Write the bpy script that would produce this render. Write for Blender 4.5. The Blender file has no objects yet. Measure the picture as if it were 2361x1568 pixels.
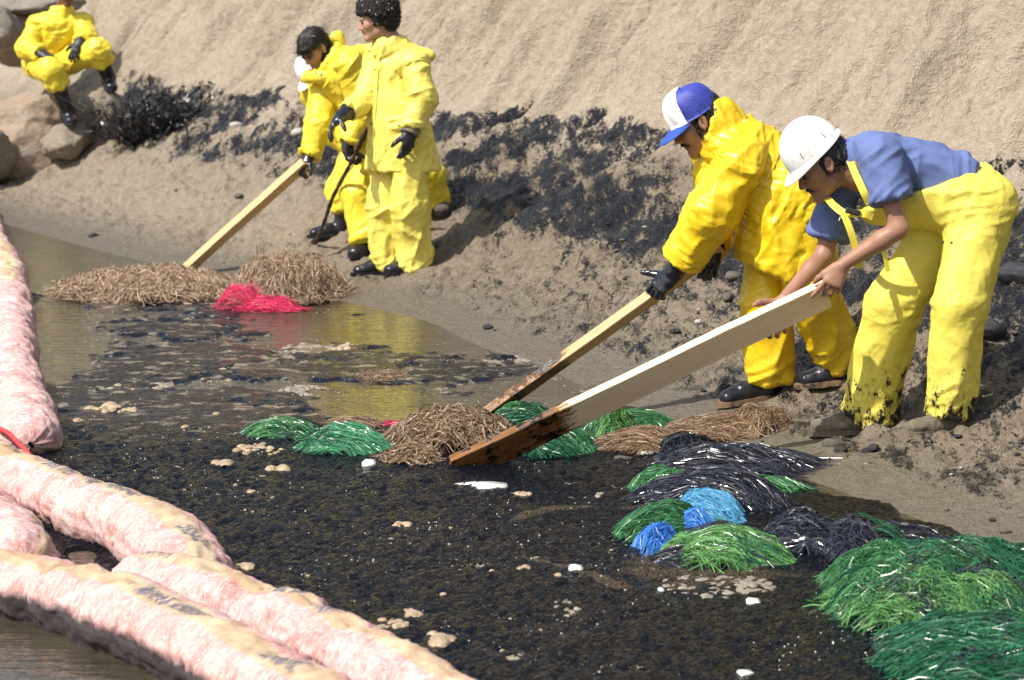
import bpy, bmesh, math, random
import numpy as np
from mathutils import Vector, Matrix
from mathutils.bvhtree import BVHTree

# ------------------------------------------------------------------ camera, world, sun, exposure
SC = bpy.context.scene
CAM_H = 2.0
PITCH = math.atan(868 / 6558.0)
cam_d = bpy.data.cameras.new("camera")
cam = bpy.data.objects.new("camera", cam_d)
SC.collection.objects.link(cam)
cam.location = (0, 0, CAM_H)
cam.rotation_euler = (math.pi / 2 - PITCH, 0, 0)
cam_d.lens = 100
cam_d.sensor_width = 36
cam_d.clip_start = 0.1
cam_d.clip_end = 500
cam_d.dof.use_dof = True
cam_d.dof.focus_distance = 11.6
cam_d.dof.aperture_fstop = 5.6
SC.camera = cam

SUN_EL = math.radians(50)
SUN_TO = Vector((0.80, 0.60, 0)).normalized()          # horizontal direction the light travels
sun_vec = Vector((SUN_TO.x * math.cos(SUN_EL), SUN_TO.y * math.cos(SUN_EL), -math.sin(SUN_EL)))
W = bpy.data.worlds.new("World")
SC.world = W
W.use_nodes = True
wn = W.node_tree
sky = wn.nodes.new("ShaderNodeTexSky")
sky.sky_type = 'NISHITA'
sky.sun_disc = False
sky.sun_elevation = SUN_EL
sky.sun_rotation = math.atan2(-SUN_TO.x, -SUN_TO.y)
sky.air_density = 1.6
sky.dust_density = 2.5
bg = wn.nodes["Background"]
bg.inputs[1].default_value = 0.12
wn.links.new(sky.outputs[0], bg.inputs[0])
sl = bpy.data.lights.new("sun", 'SUN')
sl.energy = 4.6
sl.angle = math.radians(0.5)
sl.color = (1.0, 0.95, 0.86)
so = bpy.data.objects.new("sun", sl)
SC.collection.objects.link(so)
so.rotation_euler = sun_vec.to_track_quat('-Z', 'Y').to_euler()
so.location = (-20, -15, 30)
SC.view_settings.view_transform = 'Standard'
SC.view_settings.look = 'None'
SC.view_settings.gamma = 1
SC.view_settings.exposure = 0.45
SC.view_settings.use_curve_mapping = False

rng = np.random.default_rng(7)
COL = SC.collection

# ------------------------------------------------------------------ measuring helpers
FPX = 6558.0
_c, _s = math.cos(PITCH), math.sin(PITCH)


def ray(X, Y):
    """direction of sight through point X, Y of the photograph (2361 x 1568), scaled to world y = 1"""
    cx, cy = (X - 1180.5) / FPX, -(Y - 784.0) / FPX
    v = np.array([cx + 0 * cy, _c + _s * cy, -_s + _c * cy])
    return v / v[1]


def P(X, Y, d):
    r = ray(X, Y)
    return np.array([r[0] * d, d, CAM_H + r[2] * d])


def G0(X, Y, z=0.0):
    r = ray(X, Y)
    d = (z - CAM_H) / r[2]
    return np.array([r[0] * d, d, z])


def toview(p):
    x, y, z = p[..., 0], p[..., 1], p[..., 2] - CAM_H
    fw = y * _c - z * _s
    up = y * _s + z * _c
    return 1180.5 + FPX * x / fw, 784 - FPX * up / fw


# ------------------------------------------------------------------ noise (numpy)
_perm = np.random.default_rng(3).permutation(256).astype(np.int64)
_perm = np.concatenate([_perm, _perm, _perm])
_gr = np.random.default_rng(4).normal(size=(256, 3))
_gr /= np.linalg.norm(_gr, axis=1)[:, None]


def noise3(x, y, z):
    x, y, z = np.broadcast_arrays(x, y, z)
    x = x.astype(np.float64) + 500.0; y = y.astype(np.float64) + 500.0; z = z.astype(np.float64) + 500.0
    xi = np.floor(x).astype(np.int64); yi = np.floor(y).astype(np.int64); zi = np.floor(z).astype(np.int64)
    xf, yf, zf = x - xi, y - yi, z - zi
    xi &= 255; yi &= 255; zi &= 255
    u = xf * xf * xf * (xf * (xf * 6 - 15) + 10); v = yf * yf * yf * (yf * (yf * 6 - 15) + 10); w = zf * zf * zf * (zf * (zf * 6 - 15) + 10)
    r = 0
    for dx in (0, 1):
        for dy in (0, 1):
            for dz in (0, 1):
                h = _perm[_perm[_perm[(xi + dx) & 255] + ((yi + dy) & 255)] + ((zi + dz) & 255)]
                g = _gr[h]
                val = g[..., 0] * (xf - dx) + g[..., 1] * (yf - dy) + g[..., 2] * (zf - dz)
                r = r + val * (u if dx else 1 - u) * (v if dy else 1 - v) * (w if dz else 1 - w)
    return r * 1.6


def fbm(x, y, z, o=4, g=0.5):
    r, a, f = 0, 1.0, 1.0
    for i in range(o):
        r = r + a * noise3(x * f, y * f, z * f + 7.3 * i)
        a *= g; f *= 2.03
    return r


def sm(a, b, x):
    t = np.clip((x - a) / (b - a), 0, 1)
    return t * t * (3 - 2 * t)


# ------------------------------------------------------------------ object helpers
def tag(o, label=None, cat=None, group=None, kind=None):
    if label: o['label'] = label
    if cat: o['category'] = cat
    if group: o['group'] = group
    if kind: o['kind'] = kind
    return o


def empty(name, loc):
    o = bpy.data.objects.new(name, None)
    COL.objects.link(o)
    o.location = [float(v) for v in loc]
    o.empty_display_size = 0.1
    return o


def mesh_obj(name, V, F, mat, parent=None, origin=None, smooth=True, attrs=None):
    """V: world positions; origin: where the object's own origin sits (world); the parent is an unrotated Empty or object"""
    V = np.asarray(V, float)
    if origin is None:
        origin = world_loc(parent) if parent is not None else np.array([V[:, 0].mean(), V[:, 1].mean(), V[:, 2].min()])
    origin = np.asarray(origin, float)
    me = bpy.data.meshes.new(name)
    L = V - origin
    if isinstance(F, np.ndarray):
        nf, k = F.shape
        me.vertices.add(len(L)); me.vertices.foreach_set('co', L.astype(np.float32).ravel())
        me.loops.add(nf * k); me.loops.foreach_set('vertex_index', F.astype(np.int32).ravel())
        me.polygons.add(nf)
        me.polygons.foreach_set('loop_start', np.arange(0, nf * k, k, dtype=np.int32))
        me.update(calc_edges=True)
    else:
        me.from_pydata([tuple(v) for v in L], [], F)
    me.polygons.foreach_set('use_smooth', np.full(len(me.polygons), bool(smooth)))
    if attrs:
        for an, av in attrs.items():
            av = np.asarray(av, np.float32)
            if av.ndim == 1:
                at = me.attributes.new(an, 'FLOAT', 'POINT'); at.data.foreach_set('value', av)
            else:
                at = me.attributes.new(an, 'FLOAT_COLOR', 'POINT')
                at.data.foreach_set('color', np.concatenate([av, np.ones((len(av), 1), np.float32)], 1).ravel())
    if mat is not None: me.materials.append(mat)
    o = bpy.data.objects.new(name, me)
    COL.objects.link(o)
    if parent is not None:
        o.parent = parent
        o.location = origin - world_loc(parent)
    else:
        o.location = origin
    return o


def world_loc(o):
    v = np.array(o.location, float)
    while o.parent is not None:
        o = o.parent
        v = v + np.array(o.location, float)
    return v


# ------------------------------------------------------------------ material helpers
class N:
    def __init__(s, name):
        s.m = bpy.data.materials.new(name); s.m.use_nodes = True
        s.t = s.m.node_tree; s.b = s.t.nodes['Principled BSDF']; s._tc = None

    def n(s, typ, **kw):
        nd = s.t.nodes.new(typ)
        for k, v in kw.items():
            if k.startswith('i_'):
                key = k[2:]
                key = int(key) if key.isdigit() else key.replace('_', ' ')
                s.put(nd.inputs[key], v)
            else:
                setattr(nd, k, v)
        return nd

    def put(s, inp, v):
        if hasattr(v, 'is_output') or isinstance(v, bpy.types.NodeSocket): s.t.links.new(v, inp)
        else:
            if isinstance(v, (tuple, list)) and len(v) == 3 and inp.type == 'RGBA': v = (*v, 1)
            inp.default_value = v

    def co(s, scale=(1, 1, 1), rot=(0, 0, 0), loc=(0, 0, 0)):
        if s._tc is None: s._tc = s.n('ShaderNodeTexCoord')
        mp = s.n('ShaderNodeMapping'); s.put(mp.inputs[0], s._tc.outputs['Object'])
        mp.inputs['Location'].default_value = loc; mp.inputs['Rotation'].default_value = rot
        mp.inputs['Scale'].default_value = scale if isinstance(scale, (tuple, list)) else (scale,) * 3
        return mp.outputs[0]

    def noise(s, vec, scale, detail=4, rough=0.55, dist=0.0):
        return s.n('ShaderNodeTexNoise', i_Vector=vec, i_Scale=scale, i_Detail=detail, i_Roughness=rough, i_Distortion=dist).outputs[0]

    def vor(s, vec, scale, feature='F1', out=0, rand=1.0):
        nd = s.n('ShaderNodeTexVoronoi', feature=feature)
        s.put(nd.inputs['Vector'], vec); nd.inputs['Scale'].default_value = scale; nd.inputs['Randomness'].default_value = rand
        return nd.outputs[out]

    def math(s, op, a, b=0.0, c=0.0, clamp=False):
        nd = s.n('ShaderNodeMath', operation=op, use_clamp=clamp)
        s.put(nd.inputs[0], a); s.put(nd.inputs[1], b); s.put(nd.inputs[2], c)
        return nd.outputs[0]

    def ramp(s, f, stops, interp='LINEAR'):
        nd = s.n('ShaderNodeValToRGB'); s.put(nd.inputs[0], f)
        e = nd.color_ramp.elements; nd.color_ramp.interpolation = interp
        while len(e) < len(stops): e.new(0.5)
        for el, (p, c) in zip(e, stops):
            el.position = p; el.color = (c, c, c, 1) if not isinstance(c, (tuple, list)) else (*c, 1)
        return nd.outputs[0]

    def mix(s, f, a, b, mode='MIX'):
        nd = s.n('ShaderNodeMix', data_type='RGBA', blend_type=mode)
        s.put(nd.inputs[0], f); s.put(nd.inputs[6], a); s.put(nd.inputs[7], b)
        return nd.outputs[2]

    def attr(s, name, out=2):
        return s.n('ShaderNodeAttribute', attribute_name=name).outputs[out]

    def bump(s, h, strength=0.5, dist=0.01, normal=None):
        nd = s.n('ShaderNodeBump'); s.put(nd.inputs['Height'], h)
        nd.inputs['Strength'].default_value = strength; nd.inputs['Distance'].default_value = dist
        if normal is not None: s.put(nd.inputs['Normal'], normal)
        return nd.outputs[0]

    def out(s, color=None, rough=None, normal=None, **kw):
        if color is not None: s.put(s.b.inputs['Base Color'], color)
        if rough is not None: s.put(s.b.inputs['Roughness'], rough)
        if normal is not None: s.put(s.b.inputs['Normal'], normal)
        for k, v in kw.items(): s.put(s.b.inputs[k.replace('_', ' ')], v)
        return s.m


# ------------------------------------------------------------------ the bank: height function
SHORE_PX = [(3300, 1760), (2900, 1520), (2361, 1285), (2100, 1190), (1870, 1110), (1620, 1010), (1350, 895), (1230, 835), (1100, 800),
            (1000, 742), (840, 706), (760, 688), (600, 655), (430, 626), (200, 572), (0, 512), (-300, 438), (-700, 350)]
SHORE = np.array([G0(*p)[:2] for p in SHORE_PX])
for _ in range(2):
    _q = [SHORE[0]]
    for _a, _b in zip(SHORE[:-1], SHORE[1:]): _q += [_a * .75 + _b * .25, _a * .25 + _b * .75]
    SHORE = np.array(_q + [SHORE[-1]])
SHORE = np.vstack([SHORE[0] + (SHORE[0] - SHORE[1]) * 6, SHORE, SHORE[-1] + (SHORE[-1] - SHORE[-2]) * 4])


def shore_u(x, y):
    x, y = np.broadcast_arrays(np.asarray(x, float), np.asarray(y, float))
    best = np.full(x.shape, 1e9); sgn = np.ones(x.shape); ss = np.zeros(x.shape); acc = 0.0
    for a, b in zip(SHORE[:-1], SHORE[1:]):
        dx, dy = b - a; l = math.hypot(dx, dy)
        t = np.clip(((x - a[0]) * dx + (y - a[1]) * dy) / l ** 2, 0, 1)
        qx, qy = x - (a[0] + t * dx), y - (a[1] + t * dy)
        d = np.hypot(qx, qy)
        side = np.where(dx * qy - dy * qx > 0, -1.0, 1.0)
        m = d < best - 1e-9
        best = np.where(m, d, best); sgn = np.where(m, side, sgn); ss = np.where(m, acc + t * l, ss)
        acc += l
    return best * sgn, -0.42 * x + 0.91 * y


PU = np.array([-6, -3, -1, 0, 0.25, 0.75, 1.3, 1.9, 2.35, 2.7, 3.2, 4.2, 6.0, 9.0, 40.0])
PZ = np.array([-.9, -.7, -.25, 0, .035, .125, .42, .74, 1.02, 1.38, 2.05, 3.5, 5.6, 6.3, 7.5])


def Zt(x, y, fine=True):
    u, s = shore_u(x, y)
    w = 0.06 * noise3(s * 1.3, u * 0.6, 1.7) * sm(0.1, 0.8, u) + 0.14 * noise3(s * 0.8, 0.2, 5.1) * sm(1.0, 2.0, u)
    uu = u + w
    z = np.interp(uu, PU, PZ)
    if fine:
        bank = sm(0.15, 0.9, u)
        cliff = sm(2.1, 2.6, uu)
        z = z + bank * (1 - cliff) * (0.042 * fbm(s * 3.5, u * 2.0, 2.2, 4) + 0.02 * noise3(s * 8 + u * 3, u * 2.5, 8.8) + 0.035 * (0.5 - np.abs(noise3(s * 5 - u * 1.5, u * 1.6, 6.1)) * 1.6))
        gl = fbm(s * 2.4 + u * 0.5, u * 0.55, 4.4, 4)
        z = z + cliff * (0.34 * gl + 0.16 * (1 - np.abs(noise3(s * 5.0 + 0.6 * u, u * 0.9, 9.1)) * 2.4) + 0.035 * fbm(s * 9, u * 4, 3.1, 3))
    return z


def GT(X, Y, dmax=40.0):
    """first hit of the line of sight with the bank (or the water)"""
    r = ray(X, Y)
    d = np.arange(7.5, dmax, 0.02)
    z = CAM_H + r[2] * d
    zt = np.maximum(Zt(r[0] * d, d), 0.0)
    i = np.argmax(z <= zt)
    return np.array([r[0] * d[i], d[i], float(zt[i])])


# ------------------------------------------------------------------ ground materials
def mat_bank():
    m = N("bank_soil")
    oil, wet = m.attr('oil'), m.attr('wet')
    c1 = m.co(1.0)
    c_str = m.co((5.0, 1.6, 3.0), rot=(0, 0, math.radians(-28)))
    n1 = m.noise(c1, 2.2, 6, 0.6)
    n2 = m.noise(c1, 22, 5, 0.65)
    n3 = m.noise(c1, 90, 3, 0.6)
    dry = m.ramp(n1, [(0.3, (0.31, 0.255, 0.19)), (0.55, (0.38, 0.315, 0.24)), (0.75, (0.43, 0.365, 0.285))])
    dry = m.mix(0.5, dry, m.ramp(n2, [(0.3, (0.25, 0.20, 0.15)), (0.6, (0.43, 0.365, 0.28))]))
    damp = m.ramp(n2, [(0.3, (0.115, 0.090, 0.062)), (0.7, (0.255, 0.205, 0.145))])
    wetc = m.ramp(n2, [(0.3, (0.115, 0.094, 0.066)), (0.7, (0.17, 0.142, 0.105))])
    dmix = m.attr('damp')
    base = m.mix(dmix, dry, damp)
    base = m.mix(wet, base, wetc)
    so_ = m.noise(c_str, 2.2, 7, 0.72)
    s2 = m.noise(c1, 55, 3, 0.6)
    f = m.math('ADD', so_, m.math('MULTIPLY', m.math('SUBTRACT', s2, 0.5), 0.35))
    f = m.math('ADD', f, m.math('MULTIPLY', m.math('SUBTRACT', n3, 0.5), 0.25))
    thr = m.math('SUBTRACT', 0.84, m.math('MULTIPLY', oil, 0.47))
    mask = m.math('MULTIPLY', m.math('SUBTRACT', f, thr), 12.0, clamp=True)
    col = m.mix(mask, base, (0.012, 0.0125, 0.017))
    rough = m.math('SUBTRACT', m.math('SUBTRACT', 0.92, m.math('MULTIPLY', mask, 0.62)), m.math('MULTIPLY', wet, 0.35))
    n5 = m.noise(c1, 9, 6, 0.7)
    h = m.math('ADD', m.math('ADD', m.math('MULTIPLY', n2, 0.6), m.math('MULTIPLY', n3, 0.35)), n5)
    h = m.math('ADD', h, m.math('MULTIPLY', m.vor(c1, 60), m.math('MULTIPLY', mask, 0.5)))
    nb = m.bump(h, 1.0, 0.05)
    return m.out(col, rough, nb)


def mat_water():
    m = N("murky_water")
    c = m.co((1, 1.0, 1))
    n1 = m.noise(c, 3.0, 3)
    r1 = m.noise(m.co((2.2, 7.0, 1)), 2.0, 3, 0.5)
    r2 = m.noise(m.co((6, 16, 1)), 3.0, 2, 0.5)
    h = m.math('ADD', m.math('MULTIPLY', r1, 1.0), m.math('MULTIPLY', r2, 0.25))
    col = m.ramp(n1, [(0.35, (0.04, 0.034, 0.022)), (0.7, (0.07, 0.058, 0.038))])
    nb = m.bump(h, 0.55, 0.02)
    return m.out(col, 0.05, nb, IOR=1.33)


def mat_slick():
    m = N("oil_slick")
    br, ln = m.attr('brown'), m.attr('thin')
    c = m.co(1.0)
    cs = m.co((1.0, 0.55, 1.0), rot=(0, 0, 0.5))
    g1 = m.vor(cs, 95, 'F1', 0)
    g2 = m.noise(cs, 60, 4, 0.7)
    g3 = m.noise(c, 160, 2, 0.6)
    h = m.math('ADD', m.math('MULTIPLY', g1, -0.6), m.math('ADD', m.math('MULTIPLY', g2, 0.9), m.math('MULTIPLY', g3, 0.35)))
    h = m.math('MULTIPLY', h, m.math('SUBTRACT', 1.0, m.math('MULTIPLY', ln, .82)))
    n4 = m.math('ADD', m.math('MULTIPLY', m.noise(c, 4.5, 8, 0.72), .75), m.math('MULTIPLY', m.noise(c, 26, 4, 0.7), .25))
    bmask = m.math('MULTIPLY', m.math('SUBTRACT', m.math('ADD', n4, m.math('MULTIPLY', br, 0.5)), 0.66), 9.0, clamp=True)
    blk = m.ramp(g2, [(0.35, (0.0035, 0.0045, 0.010)), (0.7, (0.009, 0.011, 0.022))])
    brn = m.ramp(m.noise(c, 40, 4, 0.7), [(0.3, (0.045, 0.032, 0.02)), (0.55, (0.12, 0.09, 0.062)), (0.8, (0.26, 0.205, 0.15))])
    col = m.mix(bmask, blk, brn)
    spot = m.math('MULTIPLY', m.math('MULTIPLY', m.math('SUBTRACT', m.noise(m.co((1, 1.3, 1), loc=(3, 1, 0)), 7, 7, .75), .535), 12.0, clamp=True), ln)
    col = m.mix(spot, col, (0.27, 0.225, 0.17))
    rough = m.math('ADD', 0.10, m.math('MULTIPLY', bmask, 0.4))
    nb = m.bump(h, 1.0, 0.06)
    return m.out(col, rough, nb, Specular_IOR_Level=0.12)


M_BANK = mat_bank()
M_WATER = mat_water()
M_SLICK = mat_slick()


def tensor_axis(lo, hi, step, far_lo, far_hi, n):
    mid = np.arange(lo, hi + 1e-6, step)
    a = lo - np.geomspace(step * 2, lo - far_lo, n)[::-1]
    b = hi + np.geomspace(step * 2, far_hi - hi, n)
    return np.concatenate([a, mid, b])


def build_bank():
    xs = tensor_axis(-5.4, 4.4, 0.027, -60, 60, 22)
    ys = tensor_axis(8.6, 27.5, 0.032, 2.0, 90, 22)
    X, Y = np.meshgrid(xs, ys)
    Z = Zt(X, Y)
    u, s = shore_u(X, Y)
    near = sm(0.1, 0.5, u) * (1 - sm(2.0, 2.5, u))
    clod = np.maximum(0, fbm(X * 9, Y * 9, Z * 9, 3) - 0.08) * 0.065 + 0.014 * fbm(X * 25, Y * 25, 0.3, 2)
    Z = Z + near * clod
    cliff = sm(2.0, 2.5, u)
    pit = np.maximum(0, noise3(s * 9 + u * 1.5, u * 5, 3.3) - 0.22) * 0.13 + np.maximum(0, noise3(s * 19 + u * 3, u * 9, 7.3) - 0.3) * 0.10
    Z = Z - cliff * pit + cliff * 0.024 * fbm(s * 18, u * 12, 1.2, 3)
    PV = np.stack([X, Y, Z], -1)
    vx, vy = toview(PV)
    vx = np.where(Y > 3, vx, 0)
    # oiled band: follows the foot of the cliff, thins out towards the left end and the water
    right0 = sm(900, 1500, vx)
    topz = 1.02 + 0.10 * noise3(s * 1.1, 0.3, 0.4) + 0.08 * noise3(s * 4, 0.3, 2.4)
    band = sm(0.30 - 0.12 * right0, 0.56 - .1 * right0, Z) * (1 - sm(topz - 0.04, topz + 0.03, Z))
    left_end = sm(-60, 0, (vx - 300) + 25 * noise3(Z * 6, 0, 0))
    oil = band * left_end
    oil = oil * (0.95 + 0.5 * noise3(s * 1.6 + u * 0.8, u * 0.9, 6.6)) 
    right = sm(1000, 1500, vx)
    low = sm(0.005, 0.06, Z) * (1 - sm(0.45, 0.8, Z)) * (0.55 + 0.14 * right) * sm(300, 900, vx)
    oil = np.maximum(np.clip(oil, 0, 1), low)
    oil = np.where(Z < 1.15, oil, 0)
    damp = (1 - sm(0.60, 1.02, Z + 0.15 * fbm(X * 2, Y * 2, 0.5, 3))) * (0.55 + 0.35 * sm(500, 1100, vx))
    wet = 1 - sm(0.15, 0.75, u + 0.1 * noise3(X * 3, Y * 3, 1.0))
    n, k = X.shape
    idx = np.arange(n * k).reshape(n, k)
    F = np.stack([idx[:-1, :-1], idx[:-1, 1:], idx[1:, 1:], idx[1:, :-1]], -1).reshape(-1, 4)
    o = mesh_obj("ground", PV.reshape(-1, 3), F, M_BANK, origin=(0, 0, 0),
                 attrs=dict(oil=oil.ravel(), wet=wet.ravel(), damp=damp.ravel()))
    tag(o, "sandy shore bank under an eroded cliff with an oily dark band", kind='structure')


def build_water():
    V = [(-90, -10, 0), (90, -10, 0), (90, 60, 0), (-90, 60, 0)]
    o = mesh_obj("water", V, [(0, 1, 2, 3)], M_WATER, origin=(0, 0, 0), smooth=False)
    tag(o, "murky brown shore water", kind='structure')


def blob(vx, vy, cx, cy, rx, ry):
    return np.exp(-(((vx - cx) / rx) ** 2 + ((vy - cy) / ry) ** 2))


def build_slick():
    xs = np.arange(-3.4, 2.6, 0.016); ys = np.arange(7.2, 18.6, 0.022)
    X, Y = np.meshgrid(xs, ys)
    u, s = shore_u(X, Y)
    vx, vy = toview(np.stack([X, Y, np.zeros_like(X)], -1))
    den = 0.42 + 0.30 * sm(760, 1040, vy) - 0.5 * (1 - sm(640, 720, vy))
    den = den + 0.5 * sm(1040, 1120, vy)
    den = den + 0.25 * blob(vx, vy, 350, 880, 350, 120)
    den = den - 0.75 * blob(vx, vy, 880, 755, 230, 48) - 0.75 * blob(vx, vy, 890, 925, 190, 34) - 1.3 * blob(vx, vy, 130, 800, 70, 95)
    den = den - 0.6 * blob(vx, vy, 1950, 1160, 240, 60) - 0.35 * blob(vx, vy, 1250, 900, 120, 60)
    den = den + 0.35 * blob(vx, vy, 300, 690, 260, 25) + 0.2 * blob(vx, vy, 1000, 850, 250, 25)
    n = 0.40 * fbm(X * 1.1 + 3, Y * 0.9, 0.7, 5, 0.6) + 0.26 * fbm(X * 4, Y * 3.0, 1.9, 4, .65)
    FB = np.array([G0(*p)[:2] for p in [(-260, 1330), (-80, 1390), (90, 1420), (250, 1470), (400, 1530), (560, 1610), (720, 1700), (850, 1790)]])
    below = Y < np.interp(X, FB[:, 0], FB[:, 1]) + .02
    den = den - 3.0 * (below & (X < FB[-1, 0]))
    den = den - 1.2 * blob(vx, vy, 185, 1290, 60, 30)
    q = den - 0.38 + n
    q = np.minimum(q, (-u - 0.02 + 0.1 * noise3(X * 4, Y * 4, 0.2)) * 6)      # stops at the shore
    z = np.clip(q * 0.06, -0.02, 0.010)
    z = z + np.where(q > 0.1, 0.006 * fbm(X * 8, Y * 5, 0.1, 3) + 0.004, 0)
    lump = np.maximum(0, fbm(X * 14, Y * 9, 4.0, 2) - 0.5) * 0.02
    z = z + np.where(q > 0.1, lump, 0)
    z = z + sm(0.0, 0.2, q) * np.random.default_rng(5).uniform(-1, 1, X.shape) * 0.0048 * (.12 + .88 * sm(940, 1060, vy))
    brown = 0.18 + 0.9 * fbm(X * 0.9 + 9, Y * 0.5, 5.5, 4) - 0.85 * sm(960, 1080, vy)
    brown = brown + 0.7 * sm(1000, 1300, vx) * (1 - sm(1000, 1080, vy)) + 0.8 * blob(vx, vy, 1700, 1330, 230, 45)
    brown = brown + 0.55 * blob(vx, vy, 1450, 1480, 330, 90) + 0.7 * blob(vx, vy, 1950, 1170, 300, 70) - 0.35 * blob(vx, vy, 300, 900, 300, 60)
    wx_ = X + .25 * noise3(X * 1.5, Y * .8, 7.7); wy_ = Y + .4 * noise3(X * 1.2, Y * .7, 8.1)
    rib = np.clip(1 - np.abs(noise3(wx_ * 1.3, wy_ * .8, 2.2)) * 9, 0, 1) * (noise3(X * .9, Y * .5, 1.1) > .0)
    brown = brown + .75 * rib * sm(1100, 1200, vy)
    z = z + .006 * rib * (q > .1)
    brown = np.clip(brown, -0.4, 1.1)
    keep = (z > -0.012) & (np.abs(vx - 1180) < 1500)
    idx = np.arange(X.size).reshape(X.shape)
    K = keep[:-1, :-1] | keep[1:, :-1] | keep[:-1, 1:] | keep[1:, 1:]
    F = np.stack([idx[:-1, :-1], idx[:-1, 1:], idx[1:, 1:], idx[1:, :-1]], -1)[K]
    used = np.unique(F); mp = np.full(X.size, -1); mp[used] = np.arange(len(used))
    PV = np.stack([X, Y, z], -1).reshape(-1, 3)[used]
    o = mesh_obj("oil_slick", PV, mp[F], M_SLICK, origin=(0, 0, 0), attrs=dict(brown=brown.ravel()[used], thin=(1 - sm(960, 1060, vy)).ravel()[used]))
    tag(o, "thick black crude oil and brown scum floating between the boom and the bank", kind='stuff')


build_bank()
build_water()
build_slick()


# ------------------------------------------------------------------ solid modelling: blended distance fields turned into one closed mesh
def unit(v):
    v = np.asarray(v, float)
    return v / (np.linalg.norm(v) + 1e-12)


class Field:
    def __init__(s, h):
        s.h = h; s.ops = []

    # every primitive: (function, low corner, high corner)
    def limb(s, a, b, ra, rb, k=0.02, side=None, fs=1.0, fn=1.0, op='u', fs2=None, cap=None):
        """tapered limb from a to b; its section is stretched by fs along side and fn across it; cap=(lo, hi): cut flat there"""
        a = np.asarray(a, float); b = np.asarray(b, float)
        L = np.linalg.norm(b - a) + 1e-9; ax = (b - a) / L
        if side is None: side = unit(np.cross(ax, [0.3, 0.2, 1])) if abs(ax[2]) < .95 else np.array([1., 0, 0])
        sd = unit(side - ax * np.dot(side, ax)); nr = np.cross(ax, sd)
        fs2 = fs if fs2 is None else fs2
        def f(p):
            q = p - a; h = q @ ax
            t = np.clip(h / L, 0, 1)
            FS = fs + (fs2 - fs) * t
            w = h - t * L
            x = (q @ sd) / FS; y = (q @ nr) / fn
            d = (np.sqrt(x * x + y * y + w * w) - (ra + (rb - ra) * t)) * min(fs, fs2, fn, 1.0)
            if cap is not None:
                if cap[0] is not None: d = np.maximum(d, cap[0] - h)
                if cap[1] is not None: d = np.maximum(d, h - L - cap[1])
            return d
        m = max(ra, rb) * max(fs, fs2, fn)
        s.ops.append((f, np.minimum(a, b) - m, np.maximum(a, b) + m, k, op)); return s

    def ball(s, c, r, k=0.02, op='u', axes=None):
        """ellipsoid with radii r (3) along axes (rows) or a sphere"""
        c = np.asarray(c, float); r = np.full(3, r, float) if np.isscalar(r) else np.asarray(r, float)
        A = np.eye(3) if axes is None else np.asarray(axes, float)
        def f(p):
            q = (p - c) @ A.T
            k0 = np.linalg.norm(q / r, axis=-1); k1 = np.linalg.norm(q / (r * r), axis=-1) + 1e-9
            return k0 * (k0 - 1.0) / k1
        m = np.abs(A.T * r).sum(1)
        s.ops.append((f, c - m, c + m, k, op)); return s

    def box(s, c, hx, axes=None, rd=0.005, k=0.01, op='u'):
        c = np.asarray(c, float); hx = np.asarray(hx, float)
        A = np.eye(3) if axes is None else np.asarray(axes, float)
        def f(p):
            q = np.abs((p - c) @ A.T) - hx + rd
            return np.linalg.norm(np.maximum(q, 0), axis=-1) + np.minimum(q.max(-1), 0) - rd
        m = np.abs(A.T * hx).sum(1)
        s.ops.append((f, c - m, c + m, k, op)); return s

    def cut(s, pt, nrm, k=0.004):
        """take away everything on the side the normal points to"""
        pt = np.asarray(pt, float); nrm = unit(nrm)
        s.ops.append((lambda p: -((p - pt) @ nrm), None, None, k, 's')); return s

    def mesh(s, extra=None, relax=1):
        h = s.h
        lo = np.min([o[1] for o in s.ops if o[1] is not None and o[4] == 'u'], 0) - 3 * h
        hi = np.max([o[2] for o in s.ops if o[2] is not None and o[4] == 'u'], 0) + 3 * h
        n = np.ceil((hi - lo) / h).astype(int) + 1
        D = np.full(n, 1.0, np.float32)
        ax = [lo[i] + h * np.arange(n[i]) for i in range(3)]
        for f, a, b, k, op in s.ops:
            if a is None: i0 = np.zeros(3, int); i1 = n.copy()
            else:
                pad = k + 2.5 * h
                i0 = np.clip(np.floor((a - pad - lo) / h).astype(int), 0, n); i1 = np.clip(np.ceil((b + pad - lo) / h).astype(int) + 1, 0, n)
            if np.any(i1 <= i0): continue
            sl = tuple(slice(i0[j], i1[j]) for j in range(3))
            p = np.stack(np.meshgrid(ax[0][sl[0]], ax[1][sl[1]], ax[2][sl[2]], indexing='ij'), -1)
            v = f(p).astype(np.float32); c = D[sl]
            if op == 'u':
                g = np.maximum(k - np.abs(c - v), 0) / max(k, 1e-6)
                D[sl] = np.minimum(c, v) - g * g * k * 0.25
            elif op == 's':
                w = -v
                g = np.maximum(k - np.abs(c - w), 0) / max(k, 1e-6)
                D[sl] = np.maximum(c, w) + g * g * k * 0.25
        return surface_nets(D, lo, h, relax)


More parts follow.
